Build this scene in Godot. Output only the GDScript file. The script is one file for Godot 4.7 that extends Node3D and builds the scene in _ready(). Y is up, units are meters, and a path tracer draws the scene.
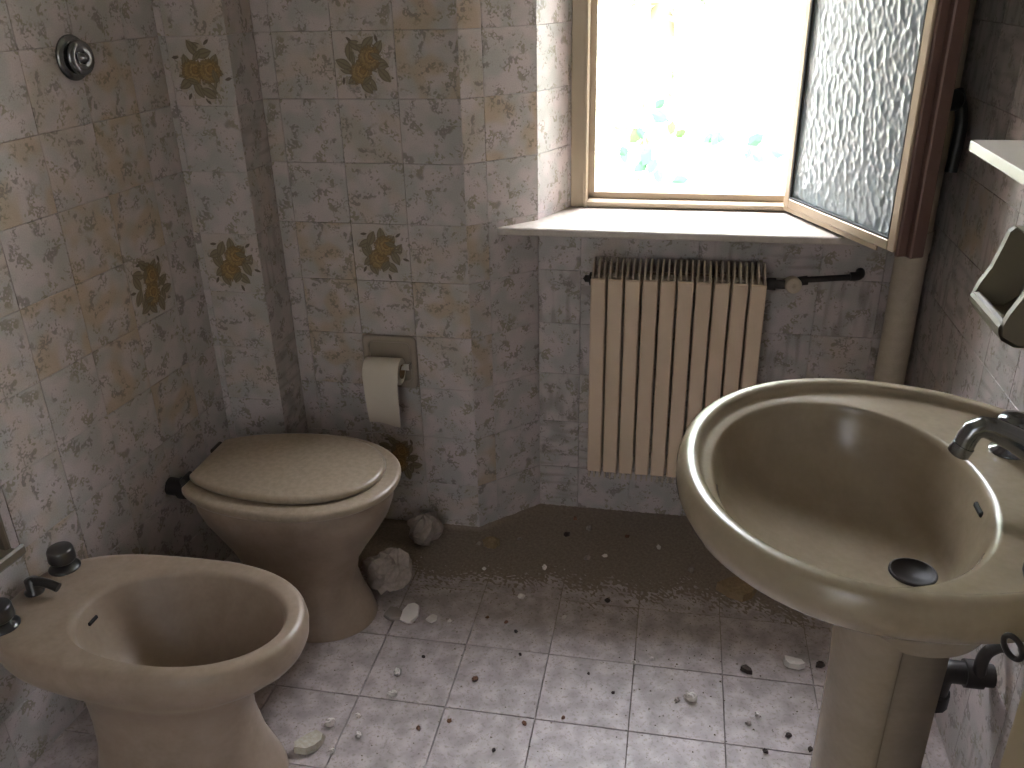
extends Node3D
# An abandoned bathroom: bidet and toilet on the left wall, basin on the right, window with an open hammered-glass sash.

const TILE := 0.15
const JOINT := 0.0007
const FLOOR_JOINT := 0.0018
const ROW0 := -0.003
const WIN_HEAD := 2.25
const SILL_Y := 0.880

var rng := RandomNumberGenerator.new()
var M := {}
var names := {}
var tile_cache := {}
var wall_mats: Array = []
var ochre_mats: Array = []
var flower_mats: Array = []
var grime_mats: Array = []
var floor_mats: Array = []

# ------------------------------------------------------------------ mesh building
func nb() -> Dictionary:
	return {"v": PackedVector3Array(), "n": PackedVector3Array(), "u": PackedVector2Array(), "i": PackedInt32Array()}

func tri(b: Dictionary, p: Vector3, q: Vector3, r: Vector3) -> void:
	# counter-clockwise seen from outside
	var n := (q - p).cross(r - p).normalized()
	var k: int = b.v.size()
	for w in [p, q, r]:
		b.v.append(w); b.n.append(n); b.u.append(Vector2(w.x + w.z, w.y))
	b.i.append_array(PackedInt32Array([k, k + 2, k + 1]))

func quad(b: Dictionary, p: Vector3, q: Vector3, r: Vector3, s: Vector3) -> void:
	tri(b, p, q, r); tri(b, p, r, s)

func loft(b: Dictionary, rings: Array, closed := true) -> void:
	# rings run counter-clockwise about the direction in which the rings advance
	var m: int = rings[0].size()
	var k0: int = b.v.size()
	var rows := rings.size()
	var nn := PackedVector3Array(); nn.resize(rows * m)
	var jm := m if closed else m - 1
	for i in rows - 1:
		for j in jm:
			var a: Vector3 = rings[i][j]
			var c: Vector3 = rings[i][(j + 1) % m]
			var d: Vector3 = rings[i + 1][(j + 1) % m]
			var e: Vector3 = rings[i + 1][j]
			var n := (d - a).cross(e - c)
			for w in [i * m + j, i * m + (j + 1) % m, (i + 1) * m + (j + 1) % m, (i + 1) * m + j]:
				nn[w] += n
			var ia := k0 + i * m + j
			var ic := k0 + i * m + (j + 1) % m
			var id := k0 + (i + 1) * m + (j + 1) % m
			var ie := k0 + (i + 1) * m + j
			b.i.append_array(PackedInt32Array([ia, ie, ic, ic, ie, id]))
	for i in rows:
		for j in m:
			b.v.append(rings[i][j])
			b.n.append(nn[i * m + j].normalized())
			b.u.append(Vector2(float(j) / m, float(i) / rows))

func cap(b: Dictionary, ring: PackedVector3Array, flip := false) -> void:
	var c := Vector3.ZERO
	for w in ring: c += w
	c /= ring.size()
	for j in ring.size():
		var p := ring[j]
		var q := ring[(j + 1) % ring.size()]
		if flip: tri(b, c, q, p)
		else: tri(b, c, p, q)

func ering(cx: float, cz: float, y: float, ap: float, an: float, bz: float, ep := 2.0, en := 2.0, xmax := 99.0, n := 72) -> PackedVector3Array:
	var r := PackedVector3Array()
	for k in n:
		var t := TAU * k / n
		var c := cos(t)
		var s := sin(t)
		var e := ep if c > 0 else en
		var x := cx + (ap if c > 0 else an) * signf(c) * pow(absf(c), 2.0 / e)
		var z := cz - bz * signf(s) * pow(absf(s), 2.0 / e)
		r.append(Vector3(minf(x, xmax), y, z))
	return r

func bbox(b: Dictionary, c: Vector3, size: Vector3, bev := 0.002, bas := Basis.IDENTITY) -> void:
	var h := size / 2
	bev = minf(bev, minf(h.x, minf(h.y, h.z)) * 0.9)
	var f := func(x: float, y: float, z: float) -> Vector3: return c + bas * Vector3(x, y, z)
	for ax in 3:
		for sg in [-1.0, 1.0]:
			var a1 := (ax + 1) % 3
			var a2 := (ax + 2) % 3
			var pts := []
			for w in [[-1, -1], [1, -1], [1, 1], [-1, 1]]:
				var p := Vector3()
				p[ax] = h[ax] * sg; p[a1] = (h[a1] - bev) * w[0]; p[a2] = (h[a2] - bev) * w[1]
				pts.append(c + bas * p)
			if sg < 0: pts.reverse()
			quad(b, pts[0], pts[1], pts[2], pts[3])
	for ax in 3:
		var a1 := (ax + 1) % 3
		var a2 := (ax + 2) % 3
		for s1 in [-1.0, 1.0]:
			for s2 in [-1.0, 1.0]:
				var q := []
				for w in [-1.0, 1.0]:
					var p := Vector3(); p[ax] = (h[ax] - bev) * w; p[a1] = h[a1] * s1; p[a2] = (h[a2] - bev) * s2
					var r := Vector3(); r[ax] = (h[ax] - bev) * w; r[a1] = (h[a1] - bev) * s1; r[a2] = h[a2] * s2
					q.append(c + bas * p); q.append(c + bas * r)
				var arr := [q[0], q[1], q[3], q[2]]
				if s1 * s2 > 0: arr.reverse()
				quad(b, arr[0], arr[1], arr[2], arr[3])
	for sx in [-1.0, 1.0]:
		for sy in [-1.0, 1.0]:
			for sz in [-1.0, 1.0]:
				var p: Vector3 = f.call(h.x * sx, (h.y - bev) * sy, (h.z - bev) * sz)
				var q: Vector3 = f.call((h.x - bev) * sx, h.y * sy, (h.z - bev) * sz)
				var r: Vector3 = f.call((h.x - bev) * sx, (h.y - bev) * sy, h.z * sz)
				if sx * sy * sz > 0: tri(b, p, q, r)
				else: tri(b, p, r, q)

func frame_of(d: Vector3) -> Basis:
	var y := d.normalized()
	var x := y.cross(Vector3(0, 0, 1) if absf(y.z) < 0.9 else Vector3(1, 0, 0)).normalized()
	return Basis(x, y, x.cross(y).normalized())

func circ(c: Vector3, bas: Basis, r: float, n := 20) -> PackedVector3Array:
	var o := PackedVector3Array()
	for k in n:
		var t := TAU * k / n
		o.append(c + bas.x * (r * cos(t)) - bas.z * (r * sin(t)))
	return o

func tube(b: Dictionary, path: Array, r, n := 18, ends := true) -> void:
	var rings := []
	var bas := frame_of(path[1] - path[0])
	for k in path.size():
		var d: Vector3 = path[mini(k + 1, path.size() - 1)] - path[maxi(k - 1, 0)]
		d = d.normalized()
		var x: Vector3 = (bas.x - d * bas.x.dot(d)).normalized()
		bas = Basis(x, d, x.cross(d).normalized())
		var rr: float = r[k] if r is Array else r
		rings.append(circ(path[k], bas, rr, n))
	loft(b, rings)
	if ends:
		cap(b, rings[0], true); cap(b, rings[-1])

func lathe(b: Dictionary, base: Vector3, axis: Vector3, prof: Array, n := 32) -> void:
	# prof: [radius, height] pairs; a repeated pair makes a crease
	var bas := frame_of(axis)
	var part := []
	for k in prof.size():
		var ring := circ(base + bas.y * prof[k][1], bas, maxf(prof[k][0], 0.0002), n)
		if k > 0 and prof[k][0] == prof[k - 1][0] and prof[k][1] == prof[k - 1][1]:
			loft(b, part); part = []
		part.append(ring)
	loft(b, part)

func bend(pts: Array, steps := 8) -> Array:
	# rounds the corners of a polyline by quadratic curves through its middle points
	var o := [pts[0]]
	for k in range(1, pts.size() - 1):
		var a: Vector3 = pts[k - 1].lerp(pts[k], 0.5) if k > 1 else pts[k].lerp(pts[k - 1], 0.7)
		var c: Vector3 = pts[k].lerp(pts[k + 1], 0.5) if k < pts.size() - 2 else pts[k].lerp(pts[k + 1], 0.7)
		for s in steps + 1:
			var t := float(s) / steps
			o.append(a.lerp(pts[k], t).lerp(pts[k].lerp(c, t), t))
	o.append(pts[-1])
	return o

func prism(b: Dictionary, poly: Array, y0: float, y1: float) -> void:
	# poly: [x, z] pairs, convex, counter-clockwise seen from above
	var lo := PackedVector3Array()
	var hi := PackedVector3Array()
	for w in poly:
		lo.append(Vector3(w[0], y0, w[1])); hi.append(Vector3(w[0], y1, w[1]))
	for j in poly.size():
		var k := (j + 1) % poly.size()
		quad(b, lo[j], lo[k], hi[k], hi[j])
	cap(b, hi); cap(b, lo, true)

func mesh_of(b: Dictionary) -> ArrayMesh:
	var arr := []
	arr.resize(Mesh.ARRAY_MAX)
	arr[Mesh.ARRAY_VERTEX] = b.v
	arr[Mesh.ARRAY_NORMAL] = b.n
	arr[Mesh.ARRAY_TEX_UV] = b.u
	arr[Mesh.ARRAY_INDEX] = b.i
	var am := ArrayMesh.new()
	am.add_surface_from_arrays(Mesh.PRIMITIVE_TRIANGLES, arr)
	return am

func put(called: String, mesh: Mesh, m: Material, parent: Node, xf := Transform3D.IDENTITY) -> MeshInstance3D:
	var o := MeshInstance3D.new()
	o.name = numbered(called) if parent == self else called
	o.mesh = mesh
	o.material_override = m
	o.transform = xf
	parent.add_child(o, true)
	return o

func build(called: String, b: Dictionary, m: Material, parent: Node = self) -> MeshInstance3D:
	return put(called, mesh_of(b), m, parent)

func numbered(s: String) -> String:
	var k: int = names.get(s, 0)
	names[s] = k + 1
	return s if k == 0 else "%s_%03d" % [s, k]

func thing(called: String, label: String, category: String, at := Vector3.ZERO, group := "") -> Node3D:
	var o := Node3D.new()
	o.name = numbered(called)
	add_child(o)
	o.position = at
	return tag(o, label, category, group)

func tag(o: Node3D, label: String, category: String, group := "") -> Node3D:
	o.set_meta("label", label); o.set_meta("category", category)
	if group: o.set_meta("group", group)
	return o

func setting(o: Node3D, label: String, category: String) -> Node3D:
	o.set_meta("kind", "structure")
	return tag(o, label, category)

# geometry in world coordinates under a thing that stands at a base point
func part(called: String, b: Dictionary, m: Material, parent: Node3D, origin := Vector3.ZERO) -> MeshInstance3D:
	for k in b.v.size(): b.v[k] -= origin
	return build(called, b, m, parent)

# ------------------------------------------------------------------ materials
func mat(c: Color, rough := 0.5, metal := 0.0, spec := 0.5) -> StandardMaterial3D:
	var m := StandardMaterial3D.new()
	m.albedo_color = c
	m.roughness = rough
	m.metallic = metal
	m.metallic_specular = spec
	return m

func noise(sd: int, freq: float, oct := 3, kind := FastNoiseLite.TYPE_SIMPLEX_SMOOTH) -> FastNoiseLite:
	var n := FastNoiseLite.new()
	n.seed = sd; n.frequency = freq; n.fractal_octaves = oct; n.noise_type = kind
	n.fractal_type = FastNoiseLite.FRACTAL_FBM if oct > 1 else FastNoiseLite.FRACTAL_NONE
	return n

func speckled(c1: Color, c2: Color, freq: float, rough: float, sd: int, scale := 3.0) -> StandardMaterial3D:
	# a dusty, spotted surface: a triplanar noise between two colours
	var n := 160
	var img := Image.create(n, n, true, Image.FORMAT_RGB8)
	var a := noise(sd, freq, 4).get_seamless_image(n, n)
	var d := noise(sd + 7, minf(freq * 5.0, 0.4), 2).get_seamless_image(n, n)
	for y in n:
		for x in n:
			var t := clampf(0.5 + (a.get_pixel(x, y).r - 0.5) * 1.0 + (d.get_pixel(x, y).r - 0.5) * 0.6, 0, 1)
			img.set_pixel(x, y, c1.lerp(c2, t))
	img.generate_mipmaps()
	var m := mat(Color.WHITE, rough)
	m.albedo_texture = ImageTexture.create_from_image(img)
	m.uv1_triplanar = true
	m.uv1_scale = Vector3.ONE * scale
	return m

func over(img: Image, x: int, y: int, c: Color, a: float) -> void:
	if x < 0 or y < 0 or x >= img.get_width() or y >= img.get_height(): return
	img.set_pixel(x, y, img.get_pixel(x, y).lerp(c, clampf(a, 0, 1)))

func blob(img: Image, cx: float, cy: float, rx: float, ry: float, turn: float, fill: Color, edge: Color, petal := false, sd := 0) -> void:
	# one leaf or petal of the transfer print, in shares of the tile
	var n := img.get_width()
	cx = 0.5 + (cx - 0.5) * 1.12; cy = 0.5 + (cy - 0.5) * 1.12; rx *= 1.22; ry *= 1.22
	var r := int(ceil(maxf(rx, ry) * n)) + 2
	var nz := noise(sd + 31, 0.12, 2)
	for dy in range(-r, r + 1):
		for dx in range(-r, r + 1):
			var x := dx * cos(turn) + dy * sin(turn)
			var y := -dx * sin(turn) + dy * cos(turn)
			var px := x / (rx * n)
			var py := y / (ry * n)
			var d := 0.0
			if petal: d = sqrt(px * px + py * py) + nz.get_noise_2d(dx + cx * n, dy + cy * n) * 0.22
			else: d = absf(py) / maxf(0.05, 1.0 - px * px) if absf(px) < 1.0 else 9.0
			if d > 1.0: continue
			var c := fill.lerp(edge, smoothstep(0.62, 0.95, d))
			if not petal and absf(py) < 0.12: c = c.lerp(edge, 0.6)
			if petal:
				var g := nz.get_noise_2d((dx + cx * n) * 2.0, (dy + cy * n) * 2.0)
				c = c.lerp(edge, smoothstep(0.1, 0.4, g) * 0.5)
			over(img, int(cx * n) + dx, int(cy * n) + dy, c, 0.86 * smoothstep(1.0, 0.9, d))

func bouquet(img: Image, sd: int) -> void:
	var r := RandomNumberGenerator.new()
	r.seed = sd * 77 + 5
	var dark := Color(0.33, 0.285, 0.235)
	var leaf := Color(0.47, 0.43, 0.33)
	var rim := Color(0.66, 0.61, 0.55)
	var turn0 := r.randf() * TAU
	for k in 14:
		var a := turn0 + TAU * k / 14 + r.randf_range(-0.25, 0.25)
		var d := r.randf_range(0.19, 0.32)
		blob(img, 0.5 + cos(a) * d, 0.5 + sin(a) * d, 0.125, 0.066, a + r.randf_range(-0.9, 0.9), rim, rim, true, sd + k)
		blob(img, 0.5 + cos(a) * d, 0.5 + sin(a) * d, 0.118, 0.062, a + r.randf_range(-1.1, 1.1), leaf, dark, false, sd + k)
		if k % 3 == 0:
			blob(img, 0.5 + cos(a + 0.3) * 0.39, 0.5 + sin(a + 0.3) * 0.39, 0.05, 0.02, a + r.randf_range(-0.9, 0.9), dark, dark, false, sd + k)
	for k in 2:
		var a := turn0 + 1.1 + PI * k
		var cx := 0.5 + cos(a) * 0.115
		var cy := 0.5 + sin(a) * 0.115
		blob(img, cx, cy, 0.165, 0.150, a, Color(0.59, 0.49, 0.30), Color(0.41, 0.325, 0.20), true, sd + 40 + k)
		blob(img, cx + 0.02, cy - 0.02, 0.10, 0.095, a, Color(0.63, 0.52, 0.33), Color(0.43, 0.34, 0.2), true, sd + 50 + k)
		blob(img, cx + 0.03, cy - 0.02, 0.052, 0.05, a, Color(0.56, 0.44, 0.25), Color(0.39, 0.29, 0.17), true, sd + 60 + k)
	for k in 3:
		var a := turn0 + 0.4 + TAU * k / 3
		blob(img, 0.5 + cos(a) * 0.2, 0.5 + sin(a) * 0.2, 0.085, 0.04, a + 1.0, leaf, dark, false, sd + 70 + k)

func wall_tile(sd: int, ochre: float, flower: bool, grime: float) -> StandardMaterial3D:
	var n := 176
	var img := Image.create(n, n, true, Image.FORMAT_RGB8)
	var low := noise(sd, 0.010, 2)
	var wash := noise(sd + 1, 0.009, 2)
	var warp := noise(sd + 2, 0.05, 2)
	var st := noise(sd + 3, 0.019, 2)
	var mask := noise(sd + 4, 0.015, 2)
	var fine := noise(sd + 5, 0.22, 2)
	var pale := Color(0.735, 0.685, 0.675)
	var cool := Color(0.665, 0.645, 0.625)
	var stroke := Color(0.43, 0.40, 0.37)
	var moss := Color(0.47, 0.44, 0.34)
	var och := Color(0.68, 0.585, 0.46)
	var dirt := Color(0.40, 0.37, 0.33)
	for y in n:
		for x in n:
			var c := pale.lerp(cool, clampf(0.5 + low.get_noise_2d(x, y) * 1.3, 0, 1))
			if ochre > 0.0:
				c = c.lerp(och, ochre * smoothstep(-0.4, 0.45, wash.get_noise_2d(x, y)))
			var wx := x + warp.get_noise_2d(x, y) * 30.0
			var wy := y + warp.get_noise_2d(x + 300, y) * 30.0
			var s := st.get_noise_2d(wx * 1.25, wy * 0.9)
			var k := smoothstep(0.10, 0.34, s) * smoothstep(-0.25, 0.2, mask.get_noise_2d(x, y))
			c = c.lerp(stroke.lerp(moss, clampf(0.4 + low.get_noise_2d(y, x) * 2.0, 0, 1)), k * 0.60)
			if grime > 0.0:
				var g := mask.get_noise_2d(x * 1.7 + 90, y * 0.35) * 0.8 + fine.get_noise_2d(x, y) * 0.35
				c = c.lerp(dirt, grime * smoothstep(-0.1, 0.5, g))
			var f := fine.get_noise_2d(x, y) * 0.035
			img.set_pixel(x, y, Color(c.r + f, c.g + f, c.b + f))
	if flower: bouquet(img, sd)
	img.generate_mipmaps()
	var m := mat(Color.WHITE, 0.42)
	m.albedo_texture = ImageTexture.create_from_image(img)
	return m

func floor_tile(sd: int) -> StandardMaterial3D:
	var n := 192
	var img := Image.create(n, n, true, Image.FORMAT_RGB8)
	var low := noise(sd, 0.016, 4)
	var sp := noise(sd + 1, 0.09, 3)
	var spot := noise(sd + 2, 0.11, 1, FastNoiseLite.TYPE_CELLULAR)
	var where := noise(sd + 3, 0.02, 2)
	for y in n:
		for x in n:
			var c := Color(0.705, 0.655, 0.645).lerp(Color(0.585, 0.545, 0.525), clampf(0.45 + low.get_noise_2d(x, y) * 1.1, 0, 1))
			c = c.lerp(Color(0.49, 0.45, 0.41), smoothstep(0.18, 0.55, sp.get_noise_2d(x, y)) * 0.5)
			var s := smoothstep(-0.86, -0.97, spot.get_noise_2d(x, y)) * smoothstep(0.0, 0.3, where.get_noise_2d(x, y))
			c = c.lerp(Color(0.36, 0.29, 0.24), s * 0.5)
			img.set_pixel(x, y, c)
	img.generate_mipmaps()
	var m := mat(Color.WHITE, 0.55)
	m.albedo_texture = ImageTexture.create_from_image(img)
	return m

func make_materials() -> void:
	for k in 9: wall_mats.append(wall_tile(100 + k * 13, 0.0 if k % 3 else 0.25, false, 0.0))
	for k in 4: ochre_mats.append(wall_tile(300 + k * 13, 0.6, false, 0.0))
	for k in 4: flower_mats.append(wall_tile(500 + k * 13, 0.15, true, 0.0))
	for k in 5: grime_mats.append(wall_tile(700 + k * 13, 0.0, false, 0.36))
	for k in 6: floor_mats.append(floor_tile(900 + k * 13))
	M.joint = mat(Color(0.66, 0.615, 0.59), 0.9)
	M.floor_joint = mat(Color(0.36, 0.31, 0.27), 0.95)
	M.plaster = mat(Color(0.74, 0.71, 0.67), 0.9)
	M.outer = mat(Color(0.80, 0.78, 0.74), 0.9)
	M.ceramic = speckled(Color(0.60, 0.53, 0.465), Color(0.535, 0.468, 0.40), 0.05, 0.40, 21, 2.0)
	M.basin = speckled(Color(0.60, 0.545, 0.465), Color(0.55, 0.495, 0.415), 0.05, 0.25, 22, 2.0)
	M.seat = speckled(Color(0.61, 0.55, 0.475), Color(0.53, 0.47, 0.395), 0.09, 0.4, 23, 4.0)
	M.soap_tray = mat(Color(0.40, 0.36, 0.30), 0.4)
	M.holder = mat(Color(0.44, 0.41, 0.34), 0.55)
	M.paper_holder = mat(Color(0.56, 0.515, 0.46), 0.3)
	M.radiator = mat(Color(0.80, 0.71, 0.61), 0.5)
	M.rad_dust = speckled(Color(0.78, 0.72, 0.64), Color(0.66, 0.61, 0.54), 0.1, 0.9, 24, 6.0)
	M.black_metal = mat(Color(0.16, 0.14, 0.13), 0.5, 0.2)
	M.pipe_cream = speckled(Color(0.76, 0.71, 0.63), Color(0.70, 0.65, 0.57), 0.06, 0.6, 25, 3.0)
	M.marble = speckled(Color(0.77, 0.73, 0.69), Color(0.70, 0.66, 0.61), 0.06, 0.4, 26, 3.0)
	M.shelf = mat(Color(0.68, 0.645, 0.60), 0.45)
	M.bronze = mat(Color(0.67, 0.60, 0.51), 0.38, 0.25)
	M.brown = mat(Color(0.44, 0.34, 0.31), 0.4, 0.15)  # darker than the bronze: shade on the leaf's free edge put into the colour
	M.rubber = mat(Color(0.07, 0.065, 0.06), 0.6)
	M.handle = mat(Color(0.055, 0.055, 0.06), 0.4)
	M.chrome = mat(Color(0.50, 0.51, 0.52), 0.2, 1.0)
	M.dull_chrome = mat(Color(0.36, 0.36, 0.36), 0.3, 1.0)
	M.paper = mat(Color(0.80, 0.755, 0.685), 0.95)
	M.card = mat(Color(0.55, 0.45, 0.34), 0.9)
	M.plastic_white = mat(Color(0.80, 0.78, 0.75), 0.4)
	M.hole = mat(Color(0.05, 0.045, 0.04), 0.8)
	M.rock = speckled(Color(0.68, 0.625, 0.59), Color(0.54, 0.495, 0.46), 0.08, 0.95, 27, 5.0)
	M.rock_ochre = speckled(Color(0.60, 0.51, 0.39), Color(0.48, 0.41, 0.31), 0.08, 0.95, 28, 6.0)
	M.chip_white = mat(Color(0.82, 0.79, 0.76), 0.9)
	M.chip_pale = speckled(Color(0.72, 0.70, 0.65), Color(0.62, 0.58, 0.50), 0.06, 0.95, 33, 8.0)
	M.chip_grey = mat(Color(0.56, 0.52, 0.49), 0.9)
	M.chip_dark = mat(Color(0.24, 0.20, 0.18), 0.9)
	M.chip_brown = mat(Color(0.42, 0.29, 0.21), 0.9)
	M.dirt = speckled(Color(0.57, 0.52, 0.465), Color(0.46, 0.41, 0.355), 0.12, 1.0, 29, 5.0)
	M.door = mat(Color(0.52, 0.40, 0.28), 0.5)
	M.cabinet = mat(Color(0.68, 0.62, 0.48), 0.4)
	M.ground = speckled(Color(0.66, 0.66, 0.56), Color(0.55, 0.58, 0.46), 0.08, 1.0, 30, 0.5)
	M.leaf_sunlit = mat(Color(0.74, 0.77, 0.71), 0.6)  # sunlit glare put into the leaf colour
	M.leaf_shaded = mat(Color(0.19, 0.29, 0.215), 0.7, 0.0, 0.0)  # deep shade put into the leaf colour
	M.leaf_shaded_warm = mat(Color(0.20, 0.28, 0.16), 0.7, 0.0, 0.0)
	M.twig = mat(Color(0.55, 0.50, 0.42), 0.9)
	var g := mat(Color(0.60, 0.655, 0.675), 0.14, 0.0, 0.8)
	g.transparency = BaseMaterial3D.TRANSPARENCY_ALPHA
	g.albedo_color.a = 0.85
	M.glass = g
	var cg := mat(Color(0.66, 0.645, 0.62), 0.92)
	cg.transparency = BaseMaterial3D.TRANSPARENCY_ALPHA
	cg.albedo_color.a = 0.75
	M.fill_dimmer_glass = cg  # opacity set to dim the frontal fill through the added sidelight

# ------------------------------------------------------------------ tiles
func tile_mesh(w: float, h: float, turn: int, gap := JOINT) -> ArrayMesh:
	var key := "%.4f_%.4f_%d_%.4f" % [w, h, turn, gap]
	if tile_cache.has(key): return tile_cache[key]
	var b := nb()
	var t := 0.008
	var e := 0.0008
	var x0 := gap / 2; var x1 := w - gap / 2
	var y0 := gap / 2; var y1 := h - gap / 2
	var fr := [Vector3(x0 + e, y0 + e, t), Vector3(x1 - e, y0 + e, t), Vector3(x1 - e, y1 - e, t), Vector3(x0 + e, y1 - e, t)]
	var md := [Vector3(x0, y0, t - e), Vector3(x1, y0, t - e), Vector3(x1, y1, t - e), Vector3(x0, y1, t - e)]
	var bk := [Vector3(x0, y0, 0), Vector3(x1, y0, 0), Vector3(x1, y1, 0), Vector3(x0, y1, 0)]
	quad(b, fr[0], fr[1], fr[2], fr[3])
	for k in 4:
		var l := (k + 1) % 4
		quad(b, md[k], md[l], fr[l], fr[k])
		quad(b, bk[k], bk[l], md[l], md[k])
	for k in b.v.size():
		var u := Vector2(b.v[k].x, b.v[k].y) / maxf(w, h)
		if maxf(w, h) < 0.145: u = Vector2(b.v[k].x, b.v[k].y) / TILE
		match turn:
			1: u = Vector2(1 - u.y, u.x)
			2: u = Vector2(1 - u.x, 1 - u.y)
			3: u = Vector2(u.y, 1 - u.x)
		b.u[k] = Vector2(u.x, 1.0 - u.y)
	var m := mesh_of(b)
	tile_cache[key] = m
	return m

# tiles a plane: origin at floor level at the left end, along udir, columns cut at the given distances
func tile_plane(parent: Node3D, origin: Vector3, udir: Vector3, cuts: Array, y_from: float, y_to: float, flowers := {}, ochres := {}, grime := false) -> void:
	var n := udir.cross(Vector3.UP).normalized()
	var row0 := int(floor((y_from - ROW0) / TILE + 0.001))
	var row1 := int(ceil((y_to - ROW0) / TILE - 0.001))
	for r in range(row0, row1):
		var ya := maxf(ROW0 + r * TILE, y_from)
		var yb := minf(ROW0 + (r + 1) * TILE, y_to)
		for c in cuts.size() - 1:
			var w: float = cuts[c + 1] - cuts[c]
			if w < 0.006 or yb - ya < 0.006: continue
			var key := "%d_%d" % [c, r]
			var m: Material
			var turn := rng.randi_range(0, 3)
			var roll := rng.randf()
			var pick := rng.randi()
			var tilt := rng.randf_range(-0.0022, 0.0022)
			var tilt2 := rng.randf_range(-0.0022, 0.0022)
			if flowers.has(key):
				m = flower_mats[flowers[key]]; turn = 0
			elif ochres.has(key) or roll < 0.05: m = ochre_mats[pick % ochre_mats.size()]
			elif grime and roll < 0.62: m = grime_mats[pick % grime_mats.size()]
			else: m = wall_mats[pick % wall_mats.size()]
			var bas := Basis(udir, Vector3.UP, n) * Basis(Vector3.UP, tilt) * Basis(Vector3.RIGHT, tilt2)
			put("tile", tile_mesh(w, yb - ya, turn), m, parent, Transform3D(bas, origin + udir * cuts[c] + Vector3(0, ya, 0) - n * 0.008))

func steps(a: float, b: float, first: float) -> Array:
	# cuts from a to b with full tiles starting at first
	var o := [a]
	var x := first
	while x < b - 0.004:
		if x > a + 0.004: o.append(x)
		x += TILE
	o.append(b)
	return o

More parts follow.
